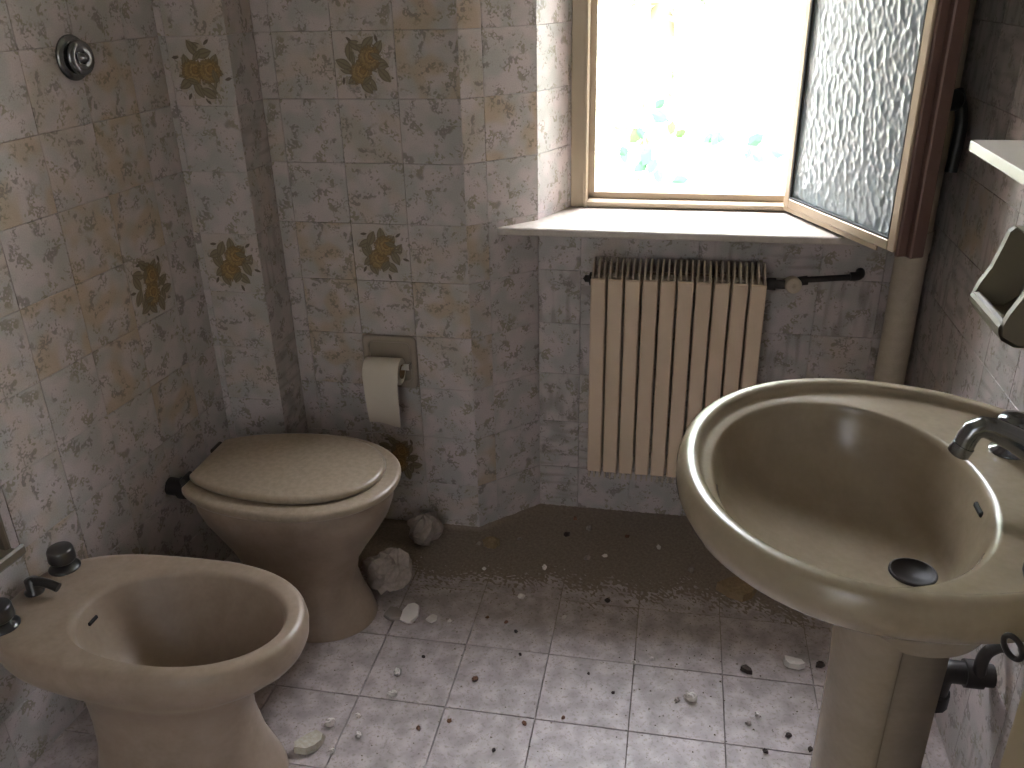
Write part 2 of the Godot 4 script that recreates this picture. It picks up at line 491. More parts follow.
# ------------------------------------------------------------------ setting
func make_room() -> void:
	var b := nb()
	# floor slab and tiles
	bbox(b, Vector3(0, -0.058, 0.85), Vector3(2.9, 0.10, 3.8), 0.001)
	var fl := build("floor", b, M.floor_joint)
	setting(fl, "dusty pale square floor tiles with dirty joints", "floor")
	for i in range(-6, 5):
		for j in range(-4, 12):
			var x0 := i * 0.2; var z0 := j * 0.2
			var x1 := minf(x0 + 0.2, 0.845); var z1 := z0 + 0.2
			z0 = maxf(z0, -0.62)
			if z1 - z0 < 0.01 or x1 - x0 < 0.01: continue
			var bas := Basis(Vector3.RIGHT, Vector3.FORWARD, Vector3.UP) * Basis(Vector3.UP, rng.randf_range(-0.003, 0.003)) * Basis(Vector3.RIGHT, rng.randf_range(-0.003, 0.003))
			put("floor_tile", tile_mesh(x1 - x0, z1 - z0, rng.randi_range(0, 3), FLOOR_JOINT), floor_mats[rng.randi() % floor_mats.size()], fl, Transform3D(bas, Vector3(x0, -0.0085, z1)))

	# back wall: pier with splay and reveal, parapet, right pier, lintel
	b = nb()
	prism(b, [[-1.3, -0.479], [-1.3, -1.18], [-0.045, -1.18], [-0.058, -0.78], [-0.278, -0.479]], -0.05, 2.6)
	prism(b, [[-0.278, -0.479], [-0.058, -0.78], [-0.05, -0.78], [-0.126, -0.627]], -0.05, 2.6)
	prism(b, [[-0.2, -0.625], [-0.2, -1.18], [1.0, -1.18], [1.0, -0.625]], -0.05, 0.859)
	prism(b, [[0.72, -0.625], [0.58, -0.78], [0.58, -1.18], [1.0, -1.18], [1.0, -0.625]], 0.86, 2.6)
	prism(b, [[-0.2, -0.625], [-0.2, -1.18], [0.8, -1.18], [0.8, -0.625]], WIN_HEAD, 2.6)
	var wb := build("wall_back", b, M.joint)
	setting(wb, "mottled grey tiled wall with flower bouquet tiles around the window", "wall")
	tile_plane(wb, Vector3(-0.766, 0, -0.471), Vector3.RIGHT, [0, 0.043, 0.193, 0.343, 0.493], 0.0, 2.1, {"2_8": 0, "2_5": 1, "2_1": 2}, {"1_4": 1, "1_5": 1, "2_3": 1, "3_4": 1}, false)
	# hidden slot behind the paper holder is cut out below, see make_paper
	var sd := Vector3(-0.118 + 0.273, 0, -0.617 + 0.471)
	tile_plane(wb, Vector3(-0.273, 0, -0.471), sd.normalized(), [0, 0.063, sd.length()], 0.0, 2.1, {}, {"0_5": 1})
	var rd := Vector3(-0.05 + 0.118, 0, -0.775 + 0.617)
	tile_plane(wb, Vector3(-0.118, 0, -0.617), rd.normalized(), [0, 0.15, rd.length()], SILL_Y, WIN_HEAD)
	tile_plane(wb, Vector3(-0.118, 0, -0.617), Vector3.RIGHT, steps(0, 0.958, 0.113), 0.0, 0.857, {}, {}, true)
	tile_plane(wb, Vector3(0.712, 0, -0.617), Vector3.RIGHT, [0, 0.128], SILL_Y, 2.1, {}, {}, true)
	var rr := Vector3(0.712 - 0.575, 0, -0.617 + 0.775)
	tile_plane(wb, Vector3(0.575, 0, -0.775), rr.normalized(), [0, 0.15, rr.length()], SILL_Y, WIN_HEAD)

	# boxed pipe shaft in the left corner
	b = nb()
	bbox(b, Vector3(-1.037, 1.3, -0.45), Vector3(0.526, 2.7, 0.204), 0.001)
	var ws := build("wall_shaft", b, M.joint)
	setting(ws, "tiled boxed-in pipe shaft in the corner behind the toilet", "wall")
	tile_plane(ws, Vector3(-0.934, 0, -0.34), Vector3.RIGHT, [0, 0.018, 0.168], 0.0, 2.1, {"1_8": 3, "1_5": 1}, {})
	tile_plane(ws, Vector3(-0.766, 0, -0.34), Vector3.FORWARD, [0, 0.131], 0.0, 2.1, {}, {}, true)

	# left wall, a little out of square
	var la := Vector3(-0.932, 0, -0.34)
	var ld := Vector3(-0.0828, 0, 1.0).normalized()
	var ln := Vector3(ld.z, 0, -ld.x)
	b = nb()
	var p0 := la - ln * 0.008 - ld * 0.05
	var p1 := la - ln * 0.008 + ld * 2.75
	var p2 := p1 - ln * 0.15
	var p3 := p0 - ln * 0.15
	prism(b, [[p0.x, p0.z], [p3.x, p3.z], [p2.x, p2.z], [p1.x, p1.z]], -0.05, 2.6)
	var wl := build("wall_left", b, M.joint)
	setting(wl, "mottled tiled wall with ochre stains behind the bidet", "wall")
	var left_end := la + ld * 1.81
	# columns counted from the camera's end towards the corner
	tile_plane(wl, left_end, -ld, steps(0, 1.81, 1.81 - 0.112 - 11 * TILE), 0.0, 2.1, {"11_5": 2}, {"10_6": 1, "11_7": 1, "11_6": 1, "9_5": 1, "10_5": 1, "10_4": 1, "9_7": 1, "11_8": 1})

	# right wall
	b = nb()
	bbox(b, Vector3(0.923, 1.28, 0.85), Vector3(0.15, 2.66, 3.6), 0.001)
	var wr := build("wall_right", b, M.joint)
	setting(wr, "grimy mottled tiled wall behind the basin", "wall")
	tile_plane(wr, Vector3(0.84, 0, -0.617), Vector3.BACK, steps(0, 1.85, 0.05), 0.0, 2.1, {}, {"9_6": 1}, true)

	# wall behind the camera with a closed door, ceiling
	b = nb()
	var hx0 := -0.52; var hx1 := 0.04; var hy0 := 0.15; var hy1 := 2.10; var dx1 := 0.80
	for q in [[-1.45, hx0, -0.05, 2.6], [hx0, hx1, -0.05, hy0], [hx0, 1.05, hy1, 2.6], [dx1, 1.05, -0.05, hy1]]:
		bbox(b, Vector3((q[0] + q[1]) / 2, (q[2] + q[3]) / 2, 2.42), Vector3(q[1] - q[0], q[3] - q[2], 0.15), 0.0005)
	var wf := build("wall_front", b, M.plaster)
	setting(wf, "plain plastered wall facing the window", "wall")
	var w2 := Node3D.new()  # unseen sidelight, added to give soft frontal fill
	w2.name = "window_2"
	add_child(w2)
	setting(w2, "unseen glazed sidelight added beside the door for soft frontal light", "window")
	var fz := 2.42
	for q in [[hx0 + 0.01, hx0 + 0.01, hy0, hy1], [hx1 - 0.01, hx1 - 0.01, hy0, hy1], [hx0 + 0.02, hx1 - 0.02, hy0 + 0.01, hy0 + 0.01], [hx0 + 0.02, hx1 - 0.02, hy1 - 0.01, hy1 - 0.01]]:
		b = nb()
		bar(b, Vector3(q[0], q[2], fz), Vector3(q[1], q[3], fz), 0.02, 0.05, Vector3(0, 0, 1))
		build("frame_bar", b, M.bronze, w2)
	b = nb()
	bbox(b, Vector3((hx0 + hx1) / 2, (hy0 + hy1) / 2, fz), Vector3(hx1 - hx0 - 0.04, hy1 - hy0 - 0.04, 0.004), 0.0005)
	build("pane", b, M.fill_dimmer_glass, w2)
	b = nb()
	bbox(b, Vector3((hx1 + dx1) / 2, hy1 / 2 - 0.01, 2.40), Vector3(dx1 - hx1, hy1 + 0.02, 0.05), 0.002)
	var door := build("door_1", b, M.door)
	setting(door, "closed wooden door facing the open window", "door")
	for q in [[0.55, 0.5], [1.5, 0.75]]:
		b = nb()
		bbox(b, Vector3((hx1 + dx1) / 2, q[0], 2.372), Vector3(0.5, q[1], 0.012), 0.004)
		build("panel", b, M.door, door)
	b = nb()
	lathe(b, Vector3(0.12, 1.02, 2.375), Vector3(0, 0, -1), [[0.0, 0.0], [0.026, 0.0], [0.024, 0.008], [0.010, 0.012], [0.010, 0.04], [0.024, 0.05], [0.022, 0.066], [0.0, 0.07]], 24)
	build("knob", b, M.chrome, door)
	b = nb()
	bbox(b, Vector3(-0.1, 2.65, 0.75), Vector3(2.7, 0.10, 3.6), 0.001)
	var ce := build("ceiling", b, M.plaster)
	setting(ce, "plain plastered ceiling", "ceiling")

	# window sill slab
	b = nb()
	bbox(b, Vector3(0.253, SILL_Y - 0.0095, -0.657), Vector3(0.922, 0.019, 0.256), 0.003)
	var si := build("trim_1", b, M.marble)
	setting(si, "pale dusty stone window sill over the radiator", "sill")

func bar(b: Dictionary, a: Vector3, c: Vector3, w: float, d: float, nrm: Vector3, bev := 0.002) -> void:
	# a bevelled rectangular bar from a to c, w across, d along nrm
	var y := (c - a).normalized()
	var x := y.cross(nrm).normalized()
	bbox(b, (a + c) / 2, Vector3(w, (c - a).length(), d), bev, Basis(x, y, nrm.normalized()))

func make_window() -> void:
	var w := Node3D.new()
	w.name = "window_1"
	add_child(w)
	setting(w, "bronze aluminium window standing open above the radiator", "window")
	var z := -0.767
	var xl := -0.052; var xr := 0.575; var yb := SILL_Y; var yt := WIN_HEAD
	var N := Vector3(0, 0, 1)
	# outer frame: each member with a stepped stop
	var spec := [
		["jamb", Vector3(xl + 0.022, yb, 0), Vector3(xl + 0.022, yt, 0), Vector3(1, 0, 0)],
		["jamb", Vector3(xr - 0.022, yb, 0), Vector3(xr - 0.022, yt, 0), Vector3(-1, 0, 0)],
		["bottom_rail", Vector3(xl + 0.045, yb + 0.009, 0), Vector3(xr - 0.045, yb + 0.009, 0), Vector3(0, 1, 0)],
		["head_rail", Vector3(xl + 0.045, yt - 0.022, 0), Vector3(xr - 0.045, yt - 0.022, 0), Vector3(0, -1, 0)],
	]
	for s in spec:
		var b := nb()
		var wd := 0.018 if s[0] == "bottom_rail" else 0.044
		bar(b, s[1] + Vector3(0, 0, z - 0.02), s[2] + Vector3(0, 0, z - 0.02), wd, 0.04, N)
		# stop lip set back from the room
		var inn: Vector3 = s[3]
		bar(b, s[1] + inn * (wd / 2 + 0.008) + Vector3(0, 0, z - 0.042), s[2] + inn * (wd / 2 + 0.008) + Vector3(0, 0, z - 0.042), 0.018, 0.018, N, 0.001)
		bar(b, s[1] + inn * (wd / 2 - 0.006) + Vector3(0, 0, z + 0.003), s[2] + inn * (wd / 2 - 0.006) + Vector3(0, 0, z + 0.003), 0.009, 0.008, N, 0.001)
		build(s[0], b, M.bronze, w)
	# open sash: local x along the leaf from the hinge, local z towards its outer face
	var hinge := Vector3(0.517, 0.899, -0.762)
	var s := Vector3(0.42, 0, 0.907).normalized()
	var n := Vector3(-s.z, 0, s.x)
	var bas := Basis(s, Vector3.UP, s.cross(Vector3.UP).normalized())
	# s x up points to the room's window side
	var L := 0.452
	var top := WIN_HEAD - 0.02 - hinge.y
	var xf := Transform3D(bas, hinge)
	var f := nb()
	var fw := 0.023
	var dp := 0.030
	var Z := Vector3(0, 0, 1)
	bar(f, Vector3(fw / 2, 0, 0), Vector3(fw / 2, top, 0), fw, dp, Z)
	bar(f, Vector3(L - 0.0115, 0, 0), Vector3(L - 0.0115, top, 0), 0.023, dp, Z)
	bar(f, Vector3(fw, fw / 2, 0), Vector3(L - fw, fw / 2, 0), fw, dp, Z)
	bar(f, Vector3(fw, top - fw / 2, 0), Vector3(L - fw, top - fw / 2, 0), fw, dp, Z)
	var sash := put("sash", mesh_of(f), M.bronze, w, xf)
	# room-side profile of the leaf: overlapping rebate, its shade put into the brown
	var r := nb()
	bar(r, Vector3(L - 0.008, -0.012, -0.033), Vector3(L - 0.008, top + 0.012, -0.033), 0.052, 0.034, Z, 0.003)
	bar(r, Vector3(L + 0.002, -0.008, -0.002), Vector3(L + 0.002, top + 0.008, -0.002), 0.012, 0.022, Z, 0.002)
	bar(r, Vector3(0.02, -0.0, -0.033), Vector3(0.02, top, -0.033), 0.05, 0.034, Z, 0.003)
	bar(r, Vector3(0.03, 0.010, -0.033), Vector3(L - 0.03, 0.010, -0.033), 0.036, 0.034, Z, 0.003)
	bar(r, Vector3(0.03, top - 0.006, -0.033), Vector3(L - 0.03, top - 0.006, -0.033), 0.036, 0.034, Z, 0.003)
	build("sash_profile", r, M.brown, sash)
	# lower weather lip
	r = nb()
	bar(r, Vector3(0.0, -0.006, 0.010), Vector3(L - 0.06, -0.006, 0.010), 0.012, 0.004, Z, 0.001)
	build("drip_lip", r, M.bronze, sash)
	# dark gasket round the pane
	r = nb()
	for q in [[Vector3(fw + 0.0025, fw, 0.011), Vector3(fw + 0.0025, top - fw, 0.011)], [Vector3(L - fw - 0.0025, fw, 0.011), Vector3(L - fw - 0.0025, top - fw, 0.011)], [Vector3(fw, fw + 0.0025, 0.011), Vector3(L - fw, fw + 0.0025, 0.011)], [Vector3(fw, top - fw - 0.0025, 0.011), Vector3(L - fw, top - fw - 0.0025, 0.011)]]:
		bar(r, q[0], q[1], 0.005, 0.006, Z, 0.001)
	build("gasket", r, M.rubber, sash)
	# hammered pane: real relief
	var g := nb()
	var nx := 140
	var ny := 400
	var h1 := noise(5, 52.0, 1, FastNoiseLite.TYPE_CELLULAR)
	h1.cellular_jitter = 0.9
	var h2 := noise(6, 45.0, 2)
	var rows := []
	for j in ny + 1:
		var row := PackedVector3Array()
		for i in nx + 1:
			var x := lerpf(fw - 0.004, L - fw + 0.004, float(i) / nx)
			var y := lerpf(fw - 0.004, top - fw + 0.004, float(j) / ny)
			var dd := h1.get_noise_2d(x * 1.25 + y * 0.3, y * 0.85 - x * 0.2) + 1.0
			var h := dd * dd * 0.0034 + h2.get_noise_2d(x * 1.2, y) * 0.0006
			row.append(Vector3(x, y, 0.004 + h))
		rows.append(row)
	loft(g, rows, false)
	bbox(g, Vector3(L / 2, top / 2, 0.0), Vector3(L - 2 * fw + 0.008, top - 2 * fw + 0.008, 0.003), 0.0005)
	build("pane", g, M.glass, sash)
	# black lever handle on the room side
	r = nb()
	var hy := 0.312
	bbox(r, Vector3(L - 0.012, hy + 0.01, -0.055), Vector3(0.026, 0.19, 0.014), 0.004)
	lathe(r, Vector3(L - 0.012, hy - 0.005, -0.056), Vector3(0, 0, -1), [[0.0, 0], [0.022, 0.0], [0.022, 0.0], [0.021, 0.026], [0.016, 0.034], [0.0, 0.035]], 20)
	tube(r, bend([Vector3(L - 0.012, hy + 0.012, -0.080), Vector3(L - 0.012, hy - 0.018, -0.098), Vector3(L - 0.010, hy - 0.06, -0.106), Vector3(L - 0.010, hy - 0.150, -0.100)]), 0.0125, 12)
	build("handle", r, M.handle, sash)

# ------------------------------------------------------------------ fixtures
func clip_back(r: PackedVector3Array, x0: float) -> PackedVector3Array:
	for k in r.size():
		if r[k].x < x0: r[k].x = x0
	return r

func make_toilet() -> void:
	var o := Vector3(-0.6, 0, -0.06)
	var t := thing("toilet", "beige pedestal toilet with its lid closed beside a rubble lump", "toilet", o)
	var z := -0.06
	var b := nb()
	var rg := []
	for q in [[0.0, -0.60, 0.150, 0.17, 0.118], [0.025, -0.60, 0.143, 0.165, 0.115], [0.07, -0.60, 0.122, 0.16, 0.105], [0.12, -0.60, 0.109, 0.16, 0.098], [0.17, -0.60, 0.118, 0.17, 0.100], [0.22, -0.60, 0.148, 0.19, 0.113], [0.27, -0.60, 0.182, 0.215, 0.134], [0.31, -0.60, 0.206, 0.235, 0.152], [0.345, -0.60, 0.219, 0.245, 0.164], [0.374, -0.60, 0.219, 0.25, 0.164], [0.384, -0.60, 0.209, 0.243, 0.154]]:
		rg.append(ering(q[1], z, q[0], q[2], q[3], q[4], 2.1, 2.6))
	loft(b, rg)
	cap(b, rg[-1])
	part("bowl", b, M.ceramic, t, o)
	# seat ring
	b = nb()
	var sr := []
	for q in [[0.3905, -0.002], [0.393, 0.004], [0.398, 0.006], [0.406, 0.006], [0.410, 0.003], [0.4115, -0.004], [0.4115, -0.06], [0.406, -0.07], [0.3905, -0.07], [0.3905, -0.002]]:
		sr.append(clip_back(ering(-0.60, z, q[0], 0.235 + q[1], 0.285 + q[1] * 0.5, 0.182 + q[1], 2.1, 2.15), -0.838 - minf(q[1], 0.0)))
	loft(b, sr)
	part("seat", b, M.seat, t, o)
	for s in [[-0.46, 0.01], [-0.46, -0.13], [-0.72, 0.03], [-0.72, -0.15]]:
		b = nb()
		lathe(b, Vector3(s[0], 0.383, s[1]), Vector3.UP, [[0.0, 0.0], [0.008, 0.0], [0.008, 0.008], [0.0, 0.008]], 12)
		part("bumper", b, M.rubber, t, o)
	# lid with a straight hinge edge
	b = nb()
	var lr := []
	for q in [[0.4135, -0.006], [0.4145, -0.001], [0.418, 0.0], [0.4235, 0.0], [0.428, -0.003], [0.430, -0.010], [0.432, -0.06], [0.433, -0.12]]:
		lr.append(clip_back(ering(-0.60, z - 0.004, q[0], 0.206 + q[1], 0.285 + q[1] * 0.4, 0.150 + q[1], 2.1, 2.0), -0.832 - q[1] * 0.3))
	loft(b, lr); cap(b, lr[-1])
	part("lid", b, M.seat, t, o)
	b = nb()
	for s in [-0.072, 0.072]:
		b = nb()
		lathe(b, Vector3(-0.846, 0.412, z + s - 0.018), Vector3(0, 0, 1), [[0.0, 0], [0.009, 0], [0.009, 0], [0.009, 0.036], [0.009, 0.036], [0.0, 0.036]], 16)
		bbox(b, Vector3(-0.848, 0.396, z + s), Vector3(0.02, 0.024, 0.024), 0.004)
		part("hinge", b, M.black_metal, t, o)
	b = nb()
	tube(b, [Vector3(-0.83, 0.33, z), Vector3(-0.90, 0.335, z), Vector3(-0.948, 0.338, z)], [0.030, 0.022, 0.022], 18)
	tube(b, [Vector3(-0.90, 0.335, z), Vector3(-0.918, 0.335, z)], 0.027, 18)
	part("flush_pipe", b, M.black_metal, t, o)

func make_bidet() -> void:
	var z := 0.44
	var o := Vector3(-0.64, 0, z)
	var t := thing("bidet", "beige pedestal bidet with chrome taps on its back deck", "bidet", o)
	var b := nb()
	var rg := []
	for q in [[0.0, -0.66, 0.19, 0.20, 0.118, 2.2, 2.6], [0.02, -0.66, 0.185, 0.196, 0.115, 2.2, 2.6], [0.08, -0.66, 0.158, 0.185, 0.103, 2.2, 2.5], [0.15, -0.66, 0.142, 0.185, 0.098, 2.2, 2.4], [0.21, -0.655, 0.140, 0.195, 0.100, 2.1, 2.3], [0.255, -0.65, 0.153, 0.215, 0.110, 2.1, 2.4], [0.285, -0.645, 0.183, 0.25, 0.128, 2.1, 2.5], [0.312, -0.635, 0.216, 0.295, 0.150, 2.1, 2.8], [0.335, -0.63, 0.238, 0.322, 0.164, 2.1, 3.0], [0.352, -0.63, 0.246, 0.33, 0.170, 2.1, 3.0], [0.375, -0.63, 0.249, 0.333, 0.172, 2.1, 3.0], [0.394, -0.63, 0.246, 0.333, 0.169, 2.1, 3.0], [0.4, -0.63, 0.240, 0.330, 0.163, 2.1, 3.0], [0.402, -0.627, 0.230, 0.318, 0.153, 2.1, 2.9], [0.4005, -0.613, 0.200, 0.216, 0.133, 2.1, 2.3], [0.3985, -0.608, 0.192, 0.206, 0.128, 2.1, 2.2], [0.391, -0.607, 0.187, 0.200, 0.124, 2.1, 2.2], [0.35, -0.604, 0.180, 0.192, 0.116, 2.1, 2.2], [0.30, -0.60, 0.15, 0.16, 0.093, 2.1, 2.1], [0.262, -0.605, 0.11, 0.125, 0.068, 2.0, 2.0], [0.247, -0.61, 0.06, 0.07, 0.035, 2.0, 2.0], [0.243, -0.61, 0.022, 0.022, 0.022, 2.0, 2.0]]:
		var inner := rg.size() > 14
		rg.append(ering(q[1], z + (0.010 if inner else 0.0), q[0], q[2], q[3], q[4] + (0.003 if inner else 0.0), q[5], q[6]))
	for r in rg:
		for k in r.size():
			if r[k].x < -0.968: r[k].x = -0.968
	loft(b, rg)
	part("bowl", b, M.ceramic, t, o)
	b = nb()
	lathe(b, Vector3(-0.61, 0.2415, z + 0.01), Vector3.UP, [[0.024, 0.0], [0.024, 0.003], [0.019, 0.004], [0.017, 0.0], [0.0, -0.004]], 24)
	part("drain", b, M.dull_chrome, t, o)
	b = nb()
	bbox(b, Vector3(-0.799, 0.368, z + 0.01), Vector3(0.006, 0.008, 0.026), 0.002)
	part("overflow_hole", b, M.hole, t, o)
	for s in [-0.10, 0.075]:
		b = nb()
		lathe(b, Vector3(-0.922, 0.40, z + s + 0.01), Vector3.UP, [[0.0, 0.0], [0.030, 0.0], [0.030, 0.004], [0.026, 0.008], [0.016, 0.012], [0.014, 0.016], [0.023, 0.019], [0.026, 0.024], [0.025, 0.044], [0.022, 0.049], [0.0, 0.050]], 24)
		part("tap", b, M.dull_chrome, t, o)
	b = nb()
	lathe(b, Vector3(-0.93, 0.40, z - 0.012), Vector3.UP, [[0.0, 0.0], [0.018, 0.0], [0.018, 0.006], [0.013, 0.010], [0.013, 0.03], [0.0, 0.034]], 20)
	tube(b, bend([Vector3(-0.93, 0.424, z - 0.012), Vector3(-0.905, 0.43, z - 0.012), Vector3(-0.875, 0.418, z - 0.012)]), 0.009, 14)
	part("spout", b, M.dull_chrome, t, o)

func make_basin() -> void:
	var z := 0.46
	var o := Vector3(0.62, 0, z)
	var t := thing("pedestal_basin", "beige oval pedestal washbasin on the right wall with overflow slot", "washbasin", o)
	var xm := 0.839
	var cx := 0.53
	var b := nb()
	var rg := []
	# underside, apron, rolled rim
	for q in [[0.590, 0.61, 0.10, 0.09, 0.10], [0.615, 0.60, 0.13, 0.10, 0.108], [0.65, 0.58, 0.18, 0.115, 0.118], [0.69, 0.55, 0.23, 0.14, 0.142], [0.72, cx, 0.28, 0.180, 0.186], [0.742, cx, 0.305, 0.228, 0.246], [0.758, cx, 0.318, 0.250, 0.272], [0.775, cx, 0.327, 0.265, 0.291], [0.793, cx, 0.331, 0.2725, 0.300], [0.808, cx, 0.330, 0.2725, 0.3005], [0.818, cx, 0.327, 0.2695, 0.2975], [0.8252, cx, 0.3235, 0.266, 0.294], [0.8285, cx, 0.319, 0.2615, 0.2895], [0.8296, cx, 0.314, 0.2565, 0.2845], [0.8298, cx, 0.308, 0.2505, 0.2785], [0.8290, cx, 0.303, 0.2455, 0.2735], [0.8255, cx, 0.300, 0.2415, 0.269], [0.816, cx, 0.298, 0.2395, 0.2665]]:
		rg.append(ering(q[1], z, q[0], q[2], q[3], q[4], 2.0, 2.1, xm))
	# ledge to the lip of the bowl
	rg.append(ering(0.50, z + 0.008, 0.8135, 0.215, 0.203, 0.249, 2.05, 2.1, xm))
	rg.append(ering(0.487, z + 0.012, 0.8125, 0.190, 0.183, 0.238, 2.05, 2.1, xm))
	rg.append(ering(0.486, z + 0.012, 0.809, 0.184, 0.178, 0.233, 2.05, 2.1, xm))
	for q in [[0.800, 0.486, 0.180, 0.174, 0.229], [0.785, 0.487, 0.176, 0.170, 0.224], [0.755, 0.490, 0.166, 0.164, 0.211], [0.72, 0.505, 0.145, 0.148, 0.184], [0.69, 0.533, 0.113, 0.125, 0.144], [0.671, 0.570, 0.072, 0.09, 0.094], [0.664, 0.595, 0.036, 0.048, 0.046], [0.662, 0.60, 0.029, 0.029, 0.029]]:
		rg.append(ering(q[1], z + 0.008, q[0], q[2], q[3], q[4], 2.05, 2.1, xm))
	loft(b, rg)
	part("bowl", b, M.basin, t, o)
	# drain and overflow
	b = nb()
	lathe(b, Vector3(0.60, 0.655, z + 0.008), Vector3.UP, [[0.033, 0.004], [0.033, 0.010], [0.029, 0.011], [0.026, 0.004], [0.0, 0.002]], 28)
	part("drain", b, M.black_metal, t, o)
	b = nb()
	bbox(b, Vector3(0.661, 0.784, z + 0.02), Vector3(0.006, 0.009, 0.03), 0.002, Basis(Vector3.UP, 0.0))
	part("overflow_hole", b, M.hole, t, o)
	# pedestal: rounded shell in front, recessed flanks behind
	b = nb()
	var pr := []
	for q in [[0.0, 1.10], [0.012, 1.12], [0.05, 1.06], [0.12, 1.0], [0.30, 0.97], [0.45, 0.98], [0.56, 1.04], [0.625, 1.12]]:
		var ring := PackedVector3Array()
		var k: float = q[1]
		var xc := 0.574
		for a in 25:
			var th := -PI / 2 - PI * a / 24.0
			# from the near flank round the front to the far flank
			ring.append(Vector3(xc + 0.063 * k * cos(th), q[0], z - 0.088 * k * sin(th)))
		for w in [[0.006, -0.087], [0.010, -0.082], [0.016, -0.066], [0.080, -0.060], [0.080, 0.060], [0.016, 0.066], [0.010, 0.082], [0.006, 0.087]]:
			ring.append(Vector3(xc + w[0], q[0], z + w[1] * k))
		ring.reverse()
		pr.append(ring)
	loft(b, pr)
	part("pedestal", b, M.basin, t, o)
	# chrome tap
	b = nb()
	lathe(b, Vector3(0.755, 0.812, z), Vector3.UP, [[0.0, 0.0], [0.030, 0.0], [0.030, 0.006], [0.024, 0.012], [0.022, 0.04], [0.018, 0.048], [0.0, 0.05]], 28)
	tube(b, [Vector3(0.765, 0.842, z), Vector3(0.72, 0.866, z), Vector3(0.69, 0.884, z), Vector3(0.660, 0.897, z), Vector3(0.648, 0.8985, z), Vector3(0.639, 0.893, z), Vector3(0.634, 0.882, z), Vector3(0.631, 0.868, z)], [0.020, 0.018, 0.0165, 0.015, 0.0145, 0.014, 0.0135, 0.0135], 20)
	lathe(b, Vector3(0.6315, 0.870, z), Vector3(-0.35, -0.9, 0), [[0.0, 0.0], [0.0145, 0.0], [0.0145, 0.0], [0.0145, 0.014], [0.012, 0.016], [0.009, 0.012], [0.0, 0.012]], 20)
	part("spout", b, M.chrome, t, o)
	for s in [-0.098, 0.098]:
		b = nb()
		lathe(b, Vector3(0.728, 0.812, z + s), Vector3.UP, [[0.0, 0.0], [0.027, 0.0], [0.027, 0.005], [0.018, 0.010], [0.016, 0.024], [0.024, 0.030], [0.026, 0.036], [0.025, 0.052], [0.020, 0.058], [0.010, 0.060], [0.0, 0.0585]], 24)
		part("tap_knob", b, M.chrome, t, o)
	# black rubber plug left on the rim
	b = nb()
	lathe(b, Vector3(0.672, 0.8115, 0.672), Vector3.UP, [[0.0, 0.0], [0.020, 0.0], [0.024, 0.012], [0.024, 0.017], [0.018, 0.021], [0.006, 0.022], [0.005, 0.030], [0.0, 0.031]], 24)
	part("plug", b, M.rubber, self)
	tag(get_child(get_child_count() - 1), "black rubber plug left on the basin rim", "plug")

func make_pipes() -> void:
	var b := nb()
	# supply elbow below the basin
	var o := Vector3(0.84, 0.3, 0.25)
	var t := thing("waste_pipe", "dark iron elbow pipe with a bent valve stem under the basin", "pipe", o)
	tube(b, bend([Vector3(0.845, 0.300, 0.25), Vector3(0.79, 0.300, 0.25), Vector3(0.757, 0.300, 0.25), Vector3(0.752, 0.262, 0.25), Vector3(0.752, 0.225, 0.25)]), 0.021, 16)
	part("elbow", b, M.black_metal, t, o)
	b = nb()
	tube(b, [Vector3(0.792, 0.300, 0.25), Vector3(0.822, 0.300, 0.25)], 0.026, 12)
	part("collar", b, M.black_metal, t, o)
	b = nb()
	tube(b, [Vector3(0.752, 0.252, 0.25), Vector3(0.752, 0.222, 0.25)], 0.026, 12)
	part("collar", b, M.black_metal, t, o)
	b = nb()
	tube(b, bend([Vector3(0.812, 0.31, 0.262), Vector3(0.806, 0.36, 0.268), Vector3(0.826, 0.385, 0.27), Vector3(0.836, 0.385, 0.27)]), 0.011, 12)
	part("valve_stem", b, M.black_metal, t, o)
	# cream drain stack in the corner
	b = nb()
	tube(b, [Vector3(0.788, 0.0, -0.565), Vector3(0.788, 2.6, -0.565)], 0.036, 28)
	for y in [0.02, 0.845]:
		tube(b, [Vector3(0.788, y, -0.565), Vector3(0.788, y + 0.05, -0.565)], 0.039, 28)
	var st := build("stack_pipe", b, M.pipe_cream)
	tag(st, "cream painted vertical drain pipe in the corner below the open sash", "pipe")
	# narrow cream cabinet beside the basin
	b = nb()
	bbox(b, Vector3(0.733, 0.47, 0.965), Vector3(0.21, 0.86, 0.37), 0.004)
	var c := thing("side_cabinet", "narrow cream cabinet standing beside the basin", "cabinet", Vector3(0.733, 0, 0.965))
	var co := Vector3(0.733, 0, 0.965)
	part("body", b, M.cabinet, c, co)
	b = nb()
	bbox(b, Vector3(0.733, 0.02, 0.965), Vector3(0.19, 0.04, 0.34), 0.002)
	part("plinth", b, M.cabinet, c, co)
	b = nb()
	bbox(b, Vector3(0.733, 0.47, 1.157), Vector3(0.19, 0.82, 0.014), 0.003)
	var d := part("door", b, M.cabinet, c, co)
	b = nb()
	lathe(b, Vector3(0.66, 0.5, 1.164), Vector3(0, 0, 1), [[0.0, 0], [0.008, 0], [0.008, 0.012], [0.014, 0.02], [0.0, 0.026]], 16)
	part("knob", b, M.chrome, d, co)
	b = nb()
	var ring := []
	for k in 25:
		var a := TAU * k / 24
		ring.append(Vector3(0.604 + 0.0075 * cos(a) - 0.005 * sin(a), 0.812 + 0.0145 * sin(a), 0.79 + 0.004 * cos(a)))
	tube(b, ring, 0.0032, 10, false)
	part("ring_pull", b, M.black_metal, c, co).set_meta("label", "dark iron ring pull")
	b = nb()
	tube(b, [Vector3(0.610, 0.810, 0.79), Vector3(0.630, 0.812, 0.79)], 0.004, 10)
	part("ring_eye", b, M.black_metal, c, co)

